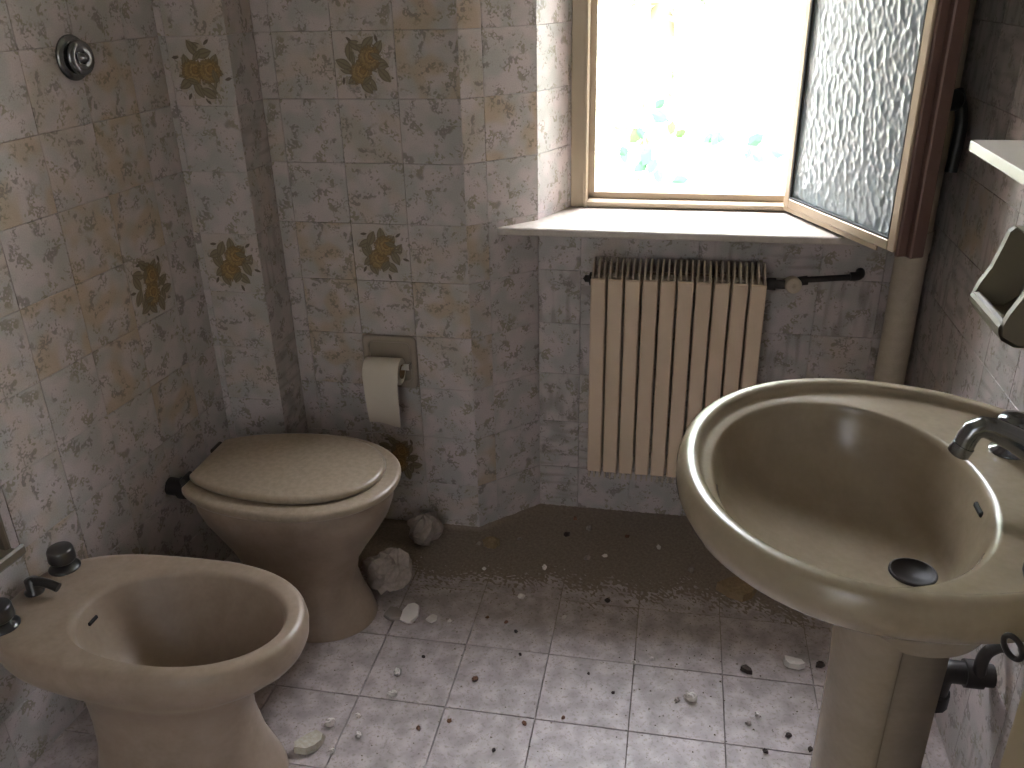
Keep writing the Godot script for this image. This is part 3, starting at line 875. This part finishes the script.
func make_radiator() -> void:
	var x0 := 0.030
	var pitch := 0.0432
	var zf := -0.500
	var zb := -0.585
	var o := Vector3(x0 + pitch * 5, 0.19, -0.54)
	var t := thing("radiator", "cream aluminium radiator with ten flat panels below the window sill", "radiator", o)
	var sec := nb()
	var pl := nb()
	# one section about x = 0, then shared
	tube(sec, [Vector3(0, 0.205, -0.545), Vector3(0, 0.76, -0.545)], 0.012, 12)
	bbox(sec, Vector3(0, 0.745, -0.552), Vector3(0.0428, 0.034, 0.034), 0.004)
	bbox(sec, Vector3(0, 0.228, -0.552), Vector3(0.0428, 0.034, 0.034), 0.004)
	bbox(sec, Vector3(0, 0.4875, -0.583), Vector3(0.036, 0.55, 0.004), 0.001)
	var fin := nb()
	var fp := [Vector2(-0.508, 0.186), Vector2(-0.506, 0.762), Vector2(-0.513, 0.774), Vector2(-0.545, 0.795), Vector2(-0.584, 0.797), Vector2(-0.584, 0.186)]
	var fa := PackedVector3Array(); var fb := PackedVector3Array()
	for w in fp:
		fa.append(Vector3(-0.0023, w.y, w.x)); fb.append(Vector3(0.0023, w.y, w.x))
	for k in fp.size():
		var l := (k + 1) % fp.size()
		quad(fin, fa[k], fb[k], fb[l], fa[l])
	cap(fin, fa, true); cap(fin, fb)
	bbox(pl, Vector3(0, 0.4865, zf - 0.004), Vector3(0.0376, 0.557, 0.008), 0.003)
	for w in [-0.0173, 0.0173]:
		bbox(pl, Vector3(w, 0.4865, zf - 0.014), Vector3(0.002, 0.553, 0.016), 0.0005)
	var mf := mesh_of(fin)
	var ms := mesh_of(sec)
	var mp := mesh_of(pl)
	for k in 10:
		var xc := x0 + pitch * (k + 0.5)
		var s := put("section", ms, M.rad_dust, t, Transform3D(Basis.IDENTITY, Vector3(xc, 0, 0) - o))
		put("front_panel", mp, M.radiator, s)
		for w in [-0.0144, 0.0, 0.0144]:
			put("fin", mf, M.rad_dust, s, Transform3D(Basis.IDENTITY, Vector3(w, 0, 0)))
	var b := nb()
	lathe(b, Vector3(x0 + 0.002, 0.748, -0.552), Vector3(-1, 0, 0), [[0.0, 0], [0.017, 0], [0.017, 0.006], [0.017, 0.006], [0.009, 0.008], [0.009, 0.018], [0.005, 0.020], [0.0, 0.024]], 16)
	part("bleed_valve", b, M.black_metal, t, o)
	b = nb()
	tube(b, [Vector3(x0 + pitch * 10, 0.752, -0.552), Vector3(0.522, 0.752, -0.552)], 0.011, 14)
	tube(b, [Vector3(x0 + pitch * 10, 0.752, -0.552), Vector3(x0 + pitch * 10 + 0.022, 0.752, -0.552)], 0.016, 8)
	tube(b, [Vector3(0.545, 0.760, -0.568), Vector3(0.68, 0.770, -0.580)], 0.0075, 14)
	tube(b, [Vector3(0.538, 0.757, -0.566), Vector3(0.560, 0.760, -0.568)], 0.012, 8)
	tube(b, bend([Vector3(0.66, 0.770, -0.579), Vector3(0.686, 0.771, -0.580), Vector3(0.690, 0.771, -0.622)]), 0.011, 12)
	part("supply_pipe", b, M.black_metal, t, o)
	b = nb()
	lathe(b, Vector3(0.522, 0.752, -0.566), Vector3(0.1, 0.1, 1), [[0.0, 0], [0.017, 0], [0.020, 0.006], [0.020, 0.030], [0.018, 0.034], [0.006, 0.034], [0.005, 0.031], [0.0, 0.031]], 20)
	part("valve_knob", b, M.pipe_cream, t, o)
	for xx in [0.10, 0.40]:
		b = nb()
		bbox(b, Vector3(xx, 0.60, -0.600), Vector3(0.012, 0.012, 0.034), 0.002)
		part("bracket", b, M.black_metal, t, o)

func make_paper() -> void:
	# ceramic recess set into the tile field; the roll hangs on its spindle
	var x0 := -0.573; var x1 := -0.423; var y0 := 0.447; var y1 := 0.597
	var zf := -0.471
	var o := Vector3(-0.498, y0, zf)
	var t := thing("paper_holder", "beige recessed ceramic toilet paper holder in the tiled wall", "paper holder", o)
	var b := nb()
	var c := Vector3(-0.498, 0.522, 0)
	# rounded frame lofted in and back into the recess
	var rings := []
	for q in [[0.0745, -0.475], [0.0745, -0.463], [0.071, -0.459], [0.061, -0.459], [0.057, -0.463], [0.056, -0.4685]]:
		rings.append(sq_ring(c, q[0], q[1]))
	loft(b, rings)
	var back := [sq_ring(c, 0.056, -0.4685), sq_ring(c, 0.056, -0.4698)]
	loft(b, back); cap(b, back[-1])
	part("frame", b, M.paper_holder, t, o)
	b = nb()
	tube(b, [Vector3(-0.556, 0.517, -0.447), Vector3(-0.44, 0.517, -0.447)], 0.0085, 14)
	part("spindle", b, M.plastic_white, t, o)
	for s in [-0.557, -0.439]:
		b = nb()
		bbox(b, Vector3(s, 0.517, -0.456), Vector3(0.006, 0.018, 0.026), 0.002)
		part("bracket", b, M.paper_holder, t, o)
	# roll
	var ro := Vector3(-0.505, 0.46, -0.43)
	var r := thing("toilet_roll", "half-used cream toilet paper roll with a hanging sheet", "toilet roll", ro)
	b = nb()
	var cy := 0.510; var cz := -0.432; var R := 0.036
	lathe(b, Vector3(-0.555, cy, cz), Vector3(1, 0, 0), [[0.019, 0.0], [R - 0.002, 0.0], [R, 0.002], [R, 0.002], [R, 0.096], [R - 0.002, 0.098], [R - 0.002, 0.098], [0.019, 0.098], [0.019, 0.098], [0.019, 0.0]], 36)
	part("roll", b, M.paper, r, ro)
	b = nb()
	lathe(b, Vector3(-0.557, cy, cz), Vector3(1, 0, 0), [[0.0187, 0.0], [0.0187, 0.103], [0.0175, 0.103], [0.0175, 0.0]], 24)
	part("core", b, M.card, r, ro)
	b = nb()
	var rows := []
	var rows2 := []
	for k in 15:
		var u := float(k) / 14
		var row := PackedVector3Array()
		var row2 := PackedVector3Array()
		for j in 9:
			var v := float(j) / 8
			var y := lerpf(cy + 0.004, 0.375 - 0.010 * v + 0.004 * sin(v * 5.0), u)
			var x := -0.5545 + 0.096 * v + 0.006 * u * (0.5 - v) * 2.0 + 0.004 * u
			var zz := cz + R + 0.0012 + 0.004 * sin(u * 2.6) + 0.0025 * sin(v * 4.0 + 1.0) * u
			row.append(Vector3(x, y, zz)); row2.append(Vector3(x, y, zz - 0.0012))
		rows.append(row); rows2.append(row2)
	rows.reverse()
	loft(b, rows, false); loft(b, rows2, false)
	part("hanging_sheet", b, M.paper, r, ro)

func sq_ring(c: Vector3, h: float, z: float) -> PackedVector3Array:
	var o := PackedVector3Array()
	var rr := minf(0.014, h * 0.4)
	for k in 4:
		var sx: float = [1, -1, -1, 1][k]
		var sy: float = [1, 1, -1, -1][k]
		for a in 6:
			var t: float = PI / 2 * k + PI / 2 * a / 5.0
			o.append(Vector3(c.x + sx * (h - rr) + rr * cos(t), c.y + sy * (h - rr) + rr * sin(t), z))
	return o

func make_wall_fittings() -> void:
	# chrome stop-valve knob on the left wall
	var n := Vector3(1.0, 0, 0.0828).normalized()
	var at := Vector3(-0.955, 1.324, -0.061)
	var t := thing("wall_valve", "chrome stop valve knob with round rosette on the tiled wall", "valve", at)
	var b := nb()
	lathe(b, at, n, [[0.0, 0.0], [0.043, 0.0], [0.043, 0.003], [0.040, 0.008], [0.030, 0.012], [0.0, 0.013]], 36)
	part("rosette", b, M.chrome, t, at)
	b = nb()
	lathe(b, at + n * 0.010, n, [[0.020, 0.0], [0.022, 0.004], [0.032, 0.006], [0.034, 0.010], [0.031, 0.016], [0.022, 0.018], [0.016, 0.014], [0.010, 0.015], [0.008, 0.024], [0.0, 0.025]], 36)
	part("knob", b, M.chrome, t, at)

	# recessed ceramic soap tray by the bidet
	var ld := Vector3(-0.0828, 0, 1.0).normalized()
	var so := Vector3(-0.932, 0, -0.34) + ld * 0.822
	so.y = 0.477
	t = thing("soap_recess", "dark dusty ceramic soap tray set in the wall above the bidet taps", "soap dish", so)
	b = nb()
	var bas := Basis(ld, Vector3.UP, ld.cross(Vector3.UP)) if ld.cross(Vector3.UP).x > 0 else Basis(-ld, Vector3.UP, (-ld).cross(Vector3.UP))
	for q in [[Vector3(0, 0.06, 0.004), Vector3(0.15, 0.13, 0.006)], [Vector3(0, 0.13, 0.014), Vector3(0.15, 0.016, 0.022)], [Vector3(-0.068, 0.066, 0.014), Vector3(0.014, 0.13, 0.022)], [Vector3(0.068, 0.066, 0.014), Vector3(0.014, 0.13, 0.022)]]:
		bbox(b, so + bas * q[0], q[1], 0.005, bas)
	part("frame", b, M.soap_tray, t, so)
	b = nb()
	bbox(b, so + bas * Vector3(0, 0.004, 0.028), Vector3(0.15, 0.012, 0.056), 0.005, bas)
	bbox(b, so + bas * Vector3(0, 0.013, 0.053), Vector3(0.15, 0.022, 0.010), 0.004, bas)
	part("tray", b, M.soap_tray, t, so)

	# white shelf on the right wall
	b = nb()
	var poly := [Vector2(0.84, -0.078), Vector2(0.84, 0.52), Vector2(0.735, 0.52), Vector2(0.722, 0.507), Vector2(0.722, -0.070), Vector2(0.730, -0.078)]
	var lo := PackedVector3Array(); var hi := PackedVector3Array(); var hi2 := PackedVector3Array()
	var cc := Vector3(0.785, 0, 0.22)
	poly.reverse()
	for w in poly:
		lo.append(Vector3(w.x, 1.163, w.y)); hi.append(Vector3(w.x, 1.178, w.y))
		hi2.append(Vector3(w.x, 1.180, w.y).lerp(Vector3(cc.x, 1.180, cc.z), 0.012))
	for k in poly.size():
		var l := (k + 1) % poly.size()
		quad(b, lo[k], lo[l], hi[l], hi[k]); quad(b, hi[k], hi[l], hi2[l], hi2[k])
	cap(b, hi2); cap(b, lo, true)
	var sh := thing("wall_shelf", "white slab shelf on the wall above the basin", "shelf", Vector3(0.84, 1.163, 0.2))
	part("slab", b, M.shelf, sh, Vector3(0.84, 1.163, 0.2))
	for zz in [0.0, 0.42]:
		b = nb()
		bbox(b, Vector3(0.815, 1.156, zz), Vector3(0.05, 0.014, 0.02), 0.003)
		part("bracket", b, M.chrome, sh, Vector3(0.84, 1.163, 0.2))

	# hooded ceramic soap holder on the right wall
	var ho := Vector3(0.84, 0.89, 0.06)
	t = thing("soap_holder", "beige ceramic hooded soap holder on the wall between shelf and basin", "soap dish", ho)
	var za := -0.018; var zb := 0.142
	for zz in [za, zb]:
		b = nb()
		# cheek: shallow at the top, deep at the bottom
		var pr := [Vector2(0.84, 0.893), Vector2(0.84, 1.045), Vector2(0.803, 1.045), Vector2(0.796, 1.038), Vector2(0.791, 1.015), Vector2(0.780, 0.975), Vector2(0.766, 0.945), Vector2(0.760, 0.925), Vector2(0.764, 0.907), Vector2(0.787, 0.894)]
		var th := 0.014
		var f1 := PackedVector3Array(); var f2 := PackedVector3Array()
		for w in pr:
			f1.append(Vector3(w.x, w.y, zz - th / 2)); f2.append(Vector3(w.x, w.y, zz + th / 2))
		for k in pr.size():
			var l := (k + 1) % pr.size()
			quad(b, f1[k], f1[l], f2[l], f2[k])
		cap(b, f1); cap(b, f2, true)
		part("cheek", b, M.holder, t, ho)
	b = nb()
	var pf := []
	# tray and back as one bent sheet with thickness
	var outp := [Vector2(0.806, 1.044), Vector2(0.836, 1.040), Vector2(0.836, 0.96), Vector2(0.832, 0.925), Vector2(0.81, 0.906), Vector2(0.788, 0.908), Vector2(0.776, 0.922), Vector2(0.771, 0.929), Vector2(0.765, 0.931), Vector2(0.759, 0.928), Vector2(0.756, 0.921), Vector2(0.757, 0.912), Vector2(0.764, 0.899), Vector2(0.785, 0.888), Vector2(0.84, 0.887), Vector2(0.84, 1.048), Vector2(0.803, 1.048)]
	var e1 := PackedVector3Array(); var e2 := PackedVector3Array()
	for w in outp:
		e1.append(Vector3(w.x, w.y, za)); e2.append(Vector3(w.x, w.y, zb))
	for k in outp.size():
		var l := (k + 1) % outp.size()
		quad(b, e1[k], e2[k], e2[l], e1[l])
	part("tray", b, M.holder, t, ho)

# ------------------------------------------------------------------ debris
func rock_mesh(r: Vector3, sd: int, n := 14, rough := 0.28) -> Dictionary:
	var b := nb()
	var nz := noise(sd, 0.9, 3)
	var cell := noise(sd + 1, 1.1, 1, FastNoiseLite.TYPE_CELLULAR)
	var rows := []
	for i in n + 1:
		var row := []
		var ph := PI * i / n
		for j in n * 2:
			var th := TAU * j / (n * 2)
			var d := Vector3(sin(ph) * cos(th), -cos(ph), -sin(ph) * sin(th))
			var k := 1.0 + rough * (nz.get_noise_3dv(d * 1.6) + 0.7 * cell.get_noise_3dv(d * 1.5) + 0.25 * nz.get_noise_3dv(d * 6.0))
			var p := d * r * k
			p.y = maxf(p.y, -r.y * 0.72)
			row.append(p)
		rows.append(row)
	for i in n:
		for j in n * 2:
			var k := (j + 1) % (n * 2)
			if i > 0: tri(b, rows[i][j], rows[i][k], rows[i + 1][k])
			if i < n - 1: tri(b, rows[i][j], rows[i + 1][k], rows[i + 1][j])
	return b

func shard_mesh(w: float, d: float, t: float, sd: int) -> Dictionary:
	# a flat broken flake with a ragged outline
	var r := RandomNumberGenerator.new()
	r.seed = sd
	var b := nb()
	var n := r.randi_range(6, 8)
	var lo := PackedVector3Array(); var hi := PackedVector3Array()
	for k in n:
		var a := TAU * (k + r.randf_range(-0.25, 0.25)) / n
		var q := r.randf_range(0.72, 1.1)
		var p := Vector3(cos(a) * w / 2 * q, 0, -sin(a) * d / 2 * q)
		lo.append(p); hi.append(p * r.randf_range(0.86, 0.97) + Vector3(0, t * r.randf_range(0.8, 1.15), 0))
	for k in n:
		var l := (k + 1) % n
		quad(b, lo[k], lo[l], hi[l], hi[k])
	cap(b, hi); cap(b, lo, true)
	return b

func make_debris() -> void:
	var q := put("rubble_lump", mesh_of(rock_mesh(Vector3(0.070, 0.070, 0.060), 11, 8, 0.5)), M.rock, self, Transform3D(Basis(Vector3.UP, 0.5), Vector3(-0.447, 0.049, -0.185)))
	tag(q, "large grey mortar lump on the floor against the toilet foot", "rubble")
	q = put("rubble_lump", mesh_of(rock_mesh(Vector3(0.060, 0.056, 0.05), 17, 8, 0.5)), M.rock, self, Transform3D(Basis(Vector3.UP, 1.5), Vector3(-0.415, 0.041, -0.395)))
	tag(q, "smaller brownish mortar lump on the floor against the back wall", "rubble")
	q = put("rubble_lump", mesh_of(rock_mesh(Vector3(0.026, 0.018, 0.02), 23, 10)), M.rock_ochre, self, Transform3D(Basis(Vector3.UP, 0.2), Vector3(-0.222, 0.013, -0.398)))
	tag(q, "small ochre mortar crumb on the dirt below the wall", "rubble")
	q = put("stone_slab", mesh_of(shard_mesh(0.115, 0.085, 0.022, 31)), M.rock_ochre, self, Transform3D(Basis(Vector3.UP, 0.3), Vector3(0.452, 0.001, -0.305)))
	tag(q, "flat ochre piece of broken plaster on the floor below the basin", "rubble")
	q = put("tile_shard", mesh_of(shard_mesh(0.052, 0.036, 0.014, 41)), M.chip_white, self, Transform3D(Basis(Vector3.UP, -0.3), Vector3(0.56, 0.001, -0.055)))
	tag(q, "thick white plaster chip on the floor beside the basin pedestal", "rubble")
	q = put("tile_shard", mesh_of(shard_mesh(0.036, 0.018, 0.010, 43)), M.chip_dark, self, Transform3D(Basis(Vector3.UP, -0.7), Vector3(0.453, 0.001, -0.018)))
	tag(q, "dark brown chip on the pale floor near the basin", "rubble")
	q = put("tile_shard", mesh_of(shard_mesh(0.072, 0.045, 0.016, 47)), M.chip_pale, self, Transform3D(Basis(Vector3.UP, 0.9), Vector3(-0.452, 0.001, 0.350)))
	tag(q, "pale plaster flake on the floor beside the bidet foot", "rubble")
	q = put("tile_shard", mesh_of(shard_mesh(0.046, 0.07, 0.007, 53)), M.chip_white, self, Transform3D(Basis(Vector3.UP, -0.3) * Basis(Vector3(1, 0, 0), 0.42), Vector3(-0.360, 0.013, -0.070)))
	tag(q, "white leaning plaster shard on the floor in front of the toilet", "rubble")
	q = put("tile_shard", mesh_of(shard_mesh(0.05, 0.062, 0.008, 59)), M.chip_grey, self, Transform3D(Basis(Vector3.UP, 0.4), Vector3(-0.405, 0.001, -0.073)))
	tag(q, "flat grey plaster shard touching the toilet foot", "rubble")
	q = put("tile_shard", mesh_of(shard_mesh(0.032, 0.03, 0.005, 61)), M.chip_white, self, Transform3D(Basis(Vector3.UP, 0.1), Vector3(-0.305, 0.001, -0.073)))
	tag(q, "small white flake beside the leaning plaster shard", "rubble")
	# loose plaster crumbs, each on its own
	var crumbs := [[-0.323, 0.188, 0.018, 0], [-0.334, 0.122, 0.018, 0], [-0.29, 0.06, 0.010, 2], [-0.153, 0.111, 0.015, 3], [-0.066, 0.015, 0.009, 2], [0.097, -0.399, 0.012, 0], [-0.006, -0.564, 0.016, 3], [0.33, 0.09, 0.024, 0], [0.30, 0.10, 0.012, 1], [0.20, 0.0, 0.010, 0], [0.24, -0.02, 0.010, 0], [0.47, 0.115, 0.014, 0], [0.45, 0.14, 0.010, 1], [-0.26, -0.07, 0.010, 0], [-0.38, 0.26, 0.012, 0], [-0.43, 0.29, 0.020, 0], [-0.36, 0.31, 0.014, 0], [-0.40, 0.36, 0.013, 0], [-0.30, 0.40, 0.016, 0], [-0.34, 0.43, 0.012, 1], [-0.12, -0.09, 0.011, 3], [-0.09, -0.06, 0.011, 2], [-0.17, -0.10, 0.010, 3], [-0.06, -0.32, 0.014, 0], [-0.10, -0.19, 0.016, 0], [0.02, -0.13, 0.011, 0], [0.12, -0.21, 0.016, 2], [0.05, -0.38, 0.016, 1], [0.24, -0.46, 0.013, 0], [0.15, -0.50, 0.014, 3], [0.33, -0.37, 0.018, 1], [-0.22, -0.29, 0.010, 0], [-0.26, -0.40, 0.012, 1], [0.41, -0.42, 0.013, 3], [-0.02, -0.48, 0.020, 2], [0.04, -0.52, 0.018, 1], [-0.15, -0.44, 0.011, 1], [0.06, 0.19, 0.010, 3], [-0.02, 0.22, 0.012, 3], [0.16, 0.10, 0.009, 2], [0.10, 0.05, 0.008, 2], [0.53, 0.16, 0.014, 2], [0.57, 0.19, 0.013, 2], [0.48, 0.21, 0.013, 2], [-0.18, 0.24, 0.012, 3], [-0.24, 0.27, 0.012, 3], [0.62, -0.06, 0.022, 2], [-0.07, 0.30, 0.010, 2]]
	var cm := [M.chip_white, M.chip_grey, M.chip_dark, M.chip_brown]
	var cl := ["white plaster crumb on the bathroom floor", "grey plaster crumb on the bathroom floor", "dark dirt crumb on the bathroom floor", "reddish brown brick crumb on the bathroom floor"]
	var cg := ["white plaster crumbs", "grey plaster crumbs", "dark dirt crumbs", "brown brick crumbs"]
	var protos := []
	for k in 5: protos.append(mesh_of(rock_mesh(Vector3(0.5, 0.36, 0.4), 80 + k * 3, 6, 0.5)))
	for k in crumbs.size():
		var c: Array = crumbs[k]
		var s: float = c[2] * (1.4 if c[3] < 2 else 1.15)
		q = put("crumb", protos[k % 5], cm[c[3]], self, Transform3D(Basis(Vector3.UP, k * 1.3).scaled(Vector3.ONE * s), Vector3(c[0], 0.26 * s, c[1])))
		tag(q, cl[c[3]], "crumb", cg[c[3]])
	# fine grit nobody could count
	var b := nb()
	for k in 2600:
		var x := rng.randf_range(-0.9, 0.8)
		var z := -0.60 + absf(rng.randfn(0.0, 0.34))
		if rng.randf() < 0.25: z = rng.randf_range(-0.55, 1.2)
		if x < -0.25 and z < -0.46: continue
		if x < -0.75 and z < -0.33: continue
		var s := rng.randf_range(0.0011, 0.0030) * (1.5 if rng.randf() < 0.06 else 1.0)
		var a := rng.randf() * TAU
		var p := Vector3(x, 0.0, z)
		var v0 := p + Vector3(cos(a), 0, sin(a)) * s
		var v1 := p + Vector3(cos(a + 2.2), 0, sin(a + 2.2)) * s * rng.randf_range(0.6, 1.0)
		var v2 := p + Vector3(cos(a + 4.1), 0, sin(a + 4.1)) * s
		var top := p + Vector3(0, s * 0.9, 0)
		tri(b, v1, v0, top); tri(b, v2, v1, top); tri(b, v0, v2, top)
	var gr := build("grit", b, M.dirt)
	gr.set_meta("kind", "stuff")
	tag(gr, "fine brown grit strewn over the floor tiles", "grit")
	# layer of dirt gathered below the window
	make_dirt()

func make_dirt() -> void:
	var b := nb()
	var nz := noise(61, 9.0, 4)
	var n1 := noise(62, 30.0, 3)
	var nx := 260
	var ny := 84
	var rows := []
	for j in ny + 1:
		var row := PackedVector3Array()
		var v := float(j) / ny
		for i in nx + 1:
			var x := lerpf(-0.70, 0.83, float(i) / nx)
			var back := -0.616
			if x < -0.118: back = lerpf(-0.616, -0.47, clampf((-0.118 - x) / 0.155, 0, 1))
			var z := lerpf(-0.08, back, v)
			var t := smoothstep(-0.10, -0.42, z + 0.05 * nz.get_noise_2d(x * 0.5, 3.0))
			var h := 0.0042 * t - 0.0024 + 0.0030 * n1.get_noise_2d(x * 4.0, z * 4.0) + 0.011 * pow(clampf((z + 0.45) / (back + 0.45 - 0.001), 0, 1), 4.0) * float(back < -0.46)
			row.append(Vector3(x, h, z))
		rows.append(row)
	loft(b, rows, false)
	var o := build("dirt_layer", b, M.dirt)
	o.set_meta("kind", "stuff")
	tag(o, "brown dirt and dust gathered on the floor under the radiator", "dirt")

# ------------------------------------------------------------------ outside
func make_outside() -> void:
	var b := nb()
	bbox(b, Vector3(0, -0.55, -21.25), Vector3(60, 0.1, 40), 0.01)
	var g := build("ground", b, M.ground)
	setting(g, "sunlit pale garden ground outside the window", "ground")
	var tr := RandomNumberGenerator.new()
	tr.seed = 7
	var spots := [[-5.7, -5.2, 5.0], [-2.85, -5.2, 5.2], [0.0, -5.4, 5.2], [2.9, -5.2, 5.4], [5.8, -5.2, 6.0], [-4.3, -8.4, 8.0], [-1.4, -8.6, 8.2], [1.5, -8.6, 8.2], [4.4, -8.4, 8.4]]  # added trees, heights set to block low-angle sky light
	for q in spots:
		var base := Vector3(q[0], -0.5, q[1])
		var tree := thing("screen_tree", "low pale leafy tree added behind the shrub to hold back low sky light" if q[1] > -7.0 else "tall pale leafy tree added behind the low trees to hold back low sky light", "tree", base, "low screening trees" if q[1] > -7.0 else "tall screening trees")
		var tb := nb()
		tube(tb, [base, base + Vector3(0.05, q[2] * 0.45, 0), base + Vector3(0, q[2] * 0.8, 0.05)], [0.12, 0.08, 0.03], 10)
		part("trunk", tb, M.twig, tree, base)
		tb = nb()
		for l in 1900:
			var d := Vector3(tr.randfn(), tr.randfn(), tr.randfn()).normalized() * pow(tr.randf(), 0.4)
			leaf(tb, base + Vector3(d.x * 1.35, q[2] * 0.5 + d.y * q[2] * 0.52, d.z * 1.1), tr.randf_range(0.2, 0.34), tr)
		part("foliage", tb, M.leaf_sunlit, tree, base).set_meta("kind", "stuff")
	# shrub with sunlit and shaded leaf colours
	var o := Vector3(0.30, -0.5, -3.4)
	var t := thing("garden_shrub", "leafy green shrub seen through the open window", "shrub", o)
	var tw := nb()
	var pale := nb()
	var r := RandomNumberGenerator.new()
	r.seed = 99
	for k in 16:
		var tip := o + Vector3(r.randf_range(-0.75, 0.85), r.randf_range(0.8, 1.55), r.randf_range(-0.35, 0.3))
		var mid := o.lerp(tip, 0.5) + Vector3(r.randf_range(-0.1, 0.1), 0.1, r.randf_range(-0.1, 0.1))
		tube(tw, bend([o + Vector3(r.randf_range(-0.08, 0.08), 0, 0), mid, tip], 5), 0.006, 6)
		for l in 34:
			var p := mid.lerp(tip, r.randf_range(-0.5, 1.05)) + Vector3(r.randf_range(-0.12, 0.12), r.randf_range(-0.1, 0.1), r.randf_range(-0.12, 0.12))
			leaf(pale, p, r.randf_range(0.05, 0.09), r)
	part("twigs", tw, M.twig, t, o)
	var fo := part("foliage", pale, M.leaf_sunlit, t, o)
	fo.set_meta("kind", "stuff")
	# the few leaves with shade put into their colour, so their green shows
	for c in [[-0.045, 0.599, 0], [-0.062, 0.629, 0], [0.081, 0.631, 1], [0.108, 0.601, 1], [0.068, 0.58, 1], [0.085, 0.651, 1], [0.195, 0.485, 0], [0.216, 0.475, 0], [0.072, 0.823, 0], [0.091, 0.842, 0], [0.399, 0.718, 1], [0.376, 0.703, 1], [0.417, 0.738, 1], [0.57, 0.661, 1], [0.583, 0.627, 1], [0.555, 0.666, 1], [0.743, 0.624, 1], [0.03, 0.75, 2], [0.038, 0.695, 1], [0.12, 0.55, 1], [0.198, 0.707, 2], [0.183, 0.785, 2]]:
		var d := nb()
		# on the near side of the shrub
		var p := Vector3(c[0], c[1], -3.0)
		leaf(d, p, r.randf_range(0.06, 0.10), r, true)
		part("leaf", d, M.leaf_shaded_warm if c[2] == 2 else M.leaf_shaded, t, o)

func leaf(b: Dictionary, p: Vector3, s: float, r: RandomNumberGenerator, upright := false) -> void:
	var a := r.randf() * TAU
	var d := Vector3(cos(a), r.randf_range(-0.6, 0.5), sin(a)).normalized()
	if upright: d = Vector3(cos(a), sin(a) * 0.8, 0.2).normalized()
	var side := d.cross(Vector3(r.randf_range(-0.5, 0.5), 1, r.randf_range(-0.5, 0.5)) if not upright else Vector3(0.2, 0.1, 1)).normalized()
	var up := side.cross(d)
	var w := s * 0.34
	var q := [p, p + d * s * 0.35 + side * w - up * w * 0.2, p + d * s * 0.75 + side * w * 0.7, p + d * s, p + d * s * 0.75 - side * w * 0.7, p + d * s * 0.35 - side * w - up * w * 0.2]
	var m1: Vector3 = p + d * s * 0.4 + up * w * 0.12
	for k in 6: tri(b, m1, q[k], q[(k + 1) % 6])

# ------------------------------------------------------------------
func _ready() -> void:
	rng.seed = 4711
	var cam := Camera3D.new()
	cam.name = "camera"
	cam.position = Vector3(0.23926, 1.44492, 1.56158)
	cam.rotation = Vector3(-0.437642, 0.197468, -0.0234944)
	cam.fov = rad_to_deg(2.0 * atan(384.0 / 863.76))
	cam.near = 0.02
	cam.far = 200.0
	add_child(cam)
	cam.current = true

	var env := Environment.new()
	env.background_mode = Environment.BG_SKY
	var sky := Sky.new()
	var sm := ProceduralSkyMaterial.new()
	sm.sky_top_color = Color(0.93, 0.95, 1.0)
	sm.sky_horizon_color = Color(0.93, 0.94, 0.95)
	sm.ground_horizon_color = Color(0.85, 0.85, 0.82)
	sm.ground_bottom_color = Color(0.7, 0.7, 0.66)
	sm.sky_energy_multiplier = 1.0
	sky.sky_material = sm
	env.sky = sky
	env.background_energy_multiplier = 1.0
	env.ambient_light_source = Environment.AMBIENT_SOURCE_SKY
	env.tonemap_mode = Environment.TONE_MAPPER_LINEAR
	env.tonemap_exposure = 68.0
	env.sdfgi_enabled = true
	env.ssao_enabled = true
	env.ssil_enabled = true
	var we := WorldEnvironment.new()
	we.environment = env
	add_child(we)

	make_materials()
	make_room()
	make_window()
	make_toilet()
	make_bidet()
	make_basin()
	make_pipes()
	make_radiator()
	make_paper()
	make_wall_fittings()
	make_debris()
	make_outside()
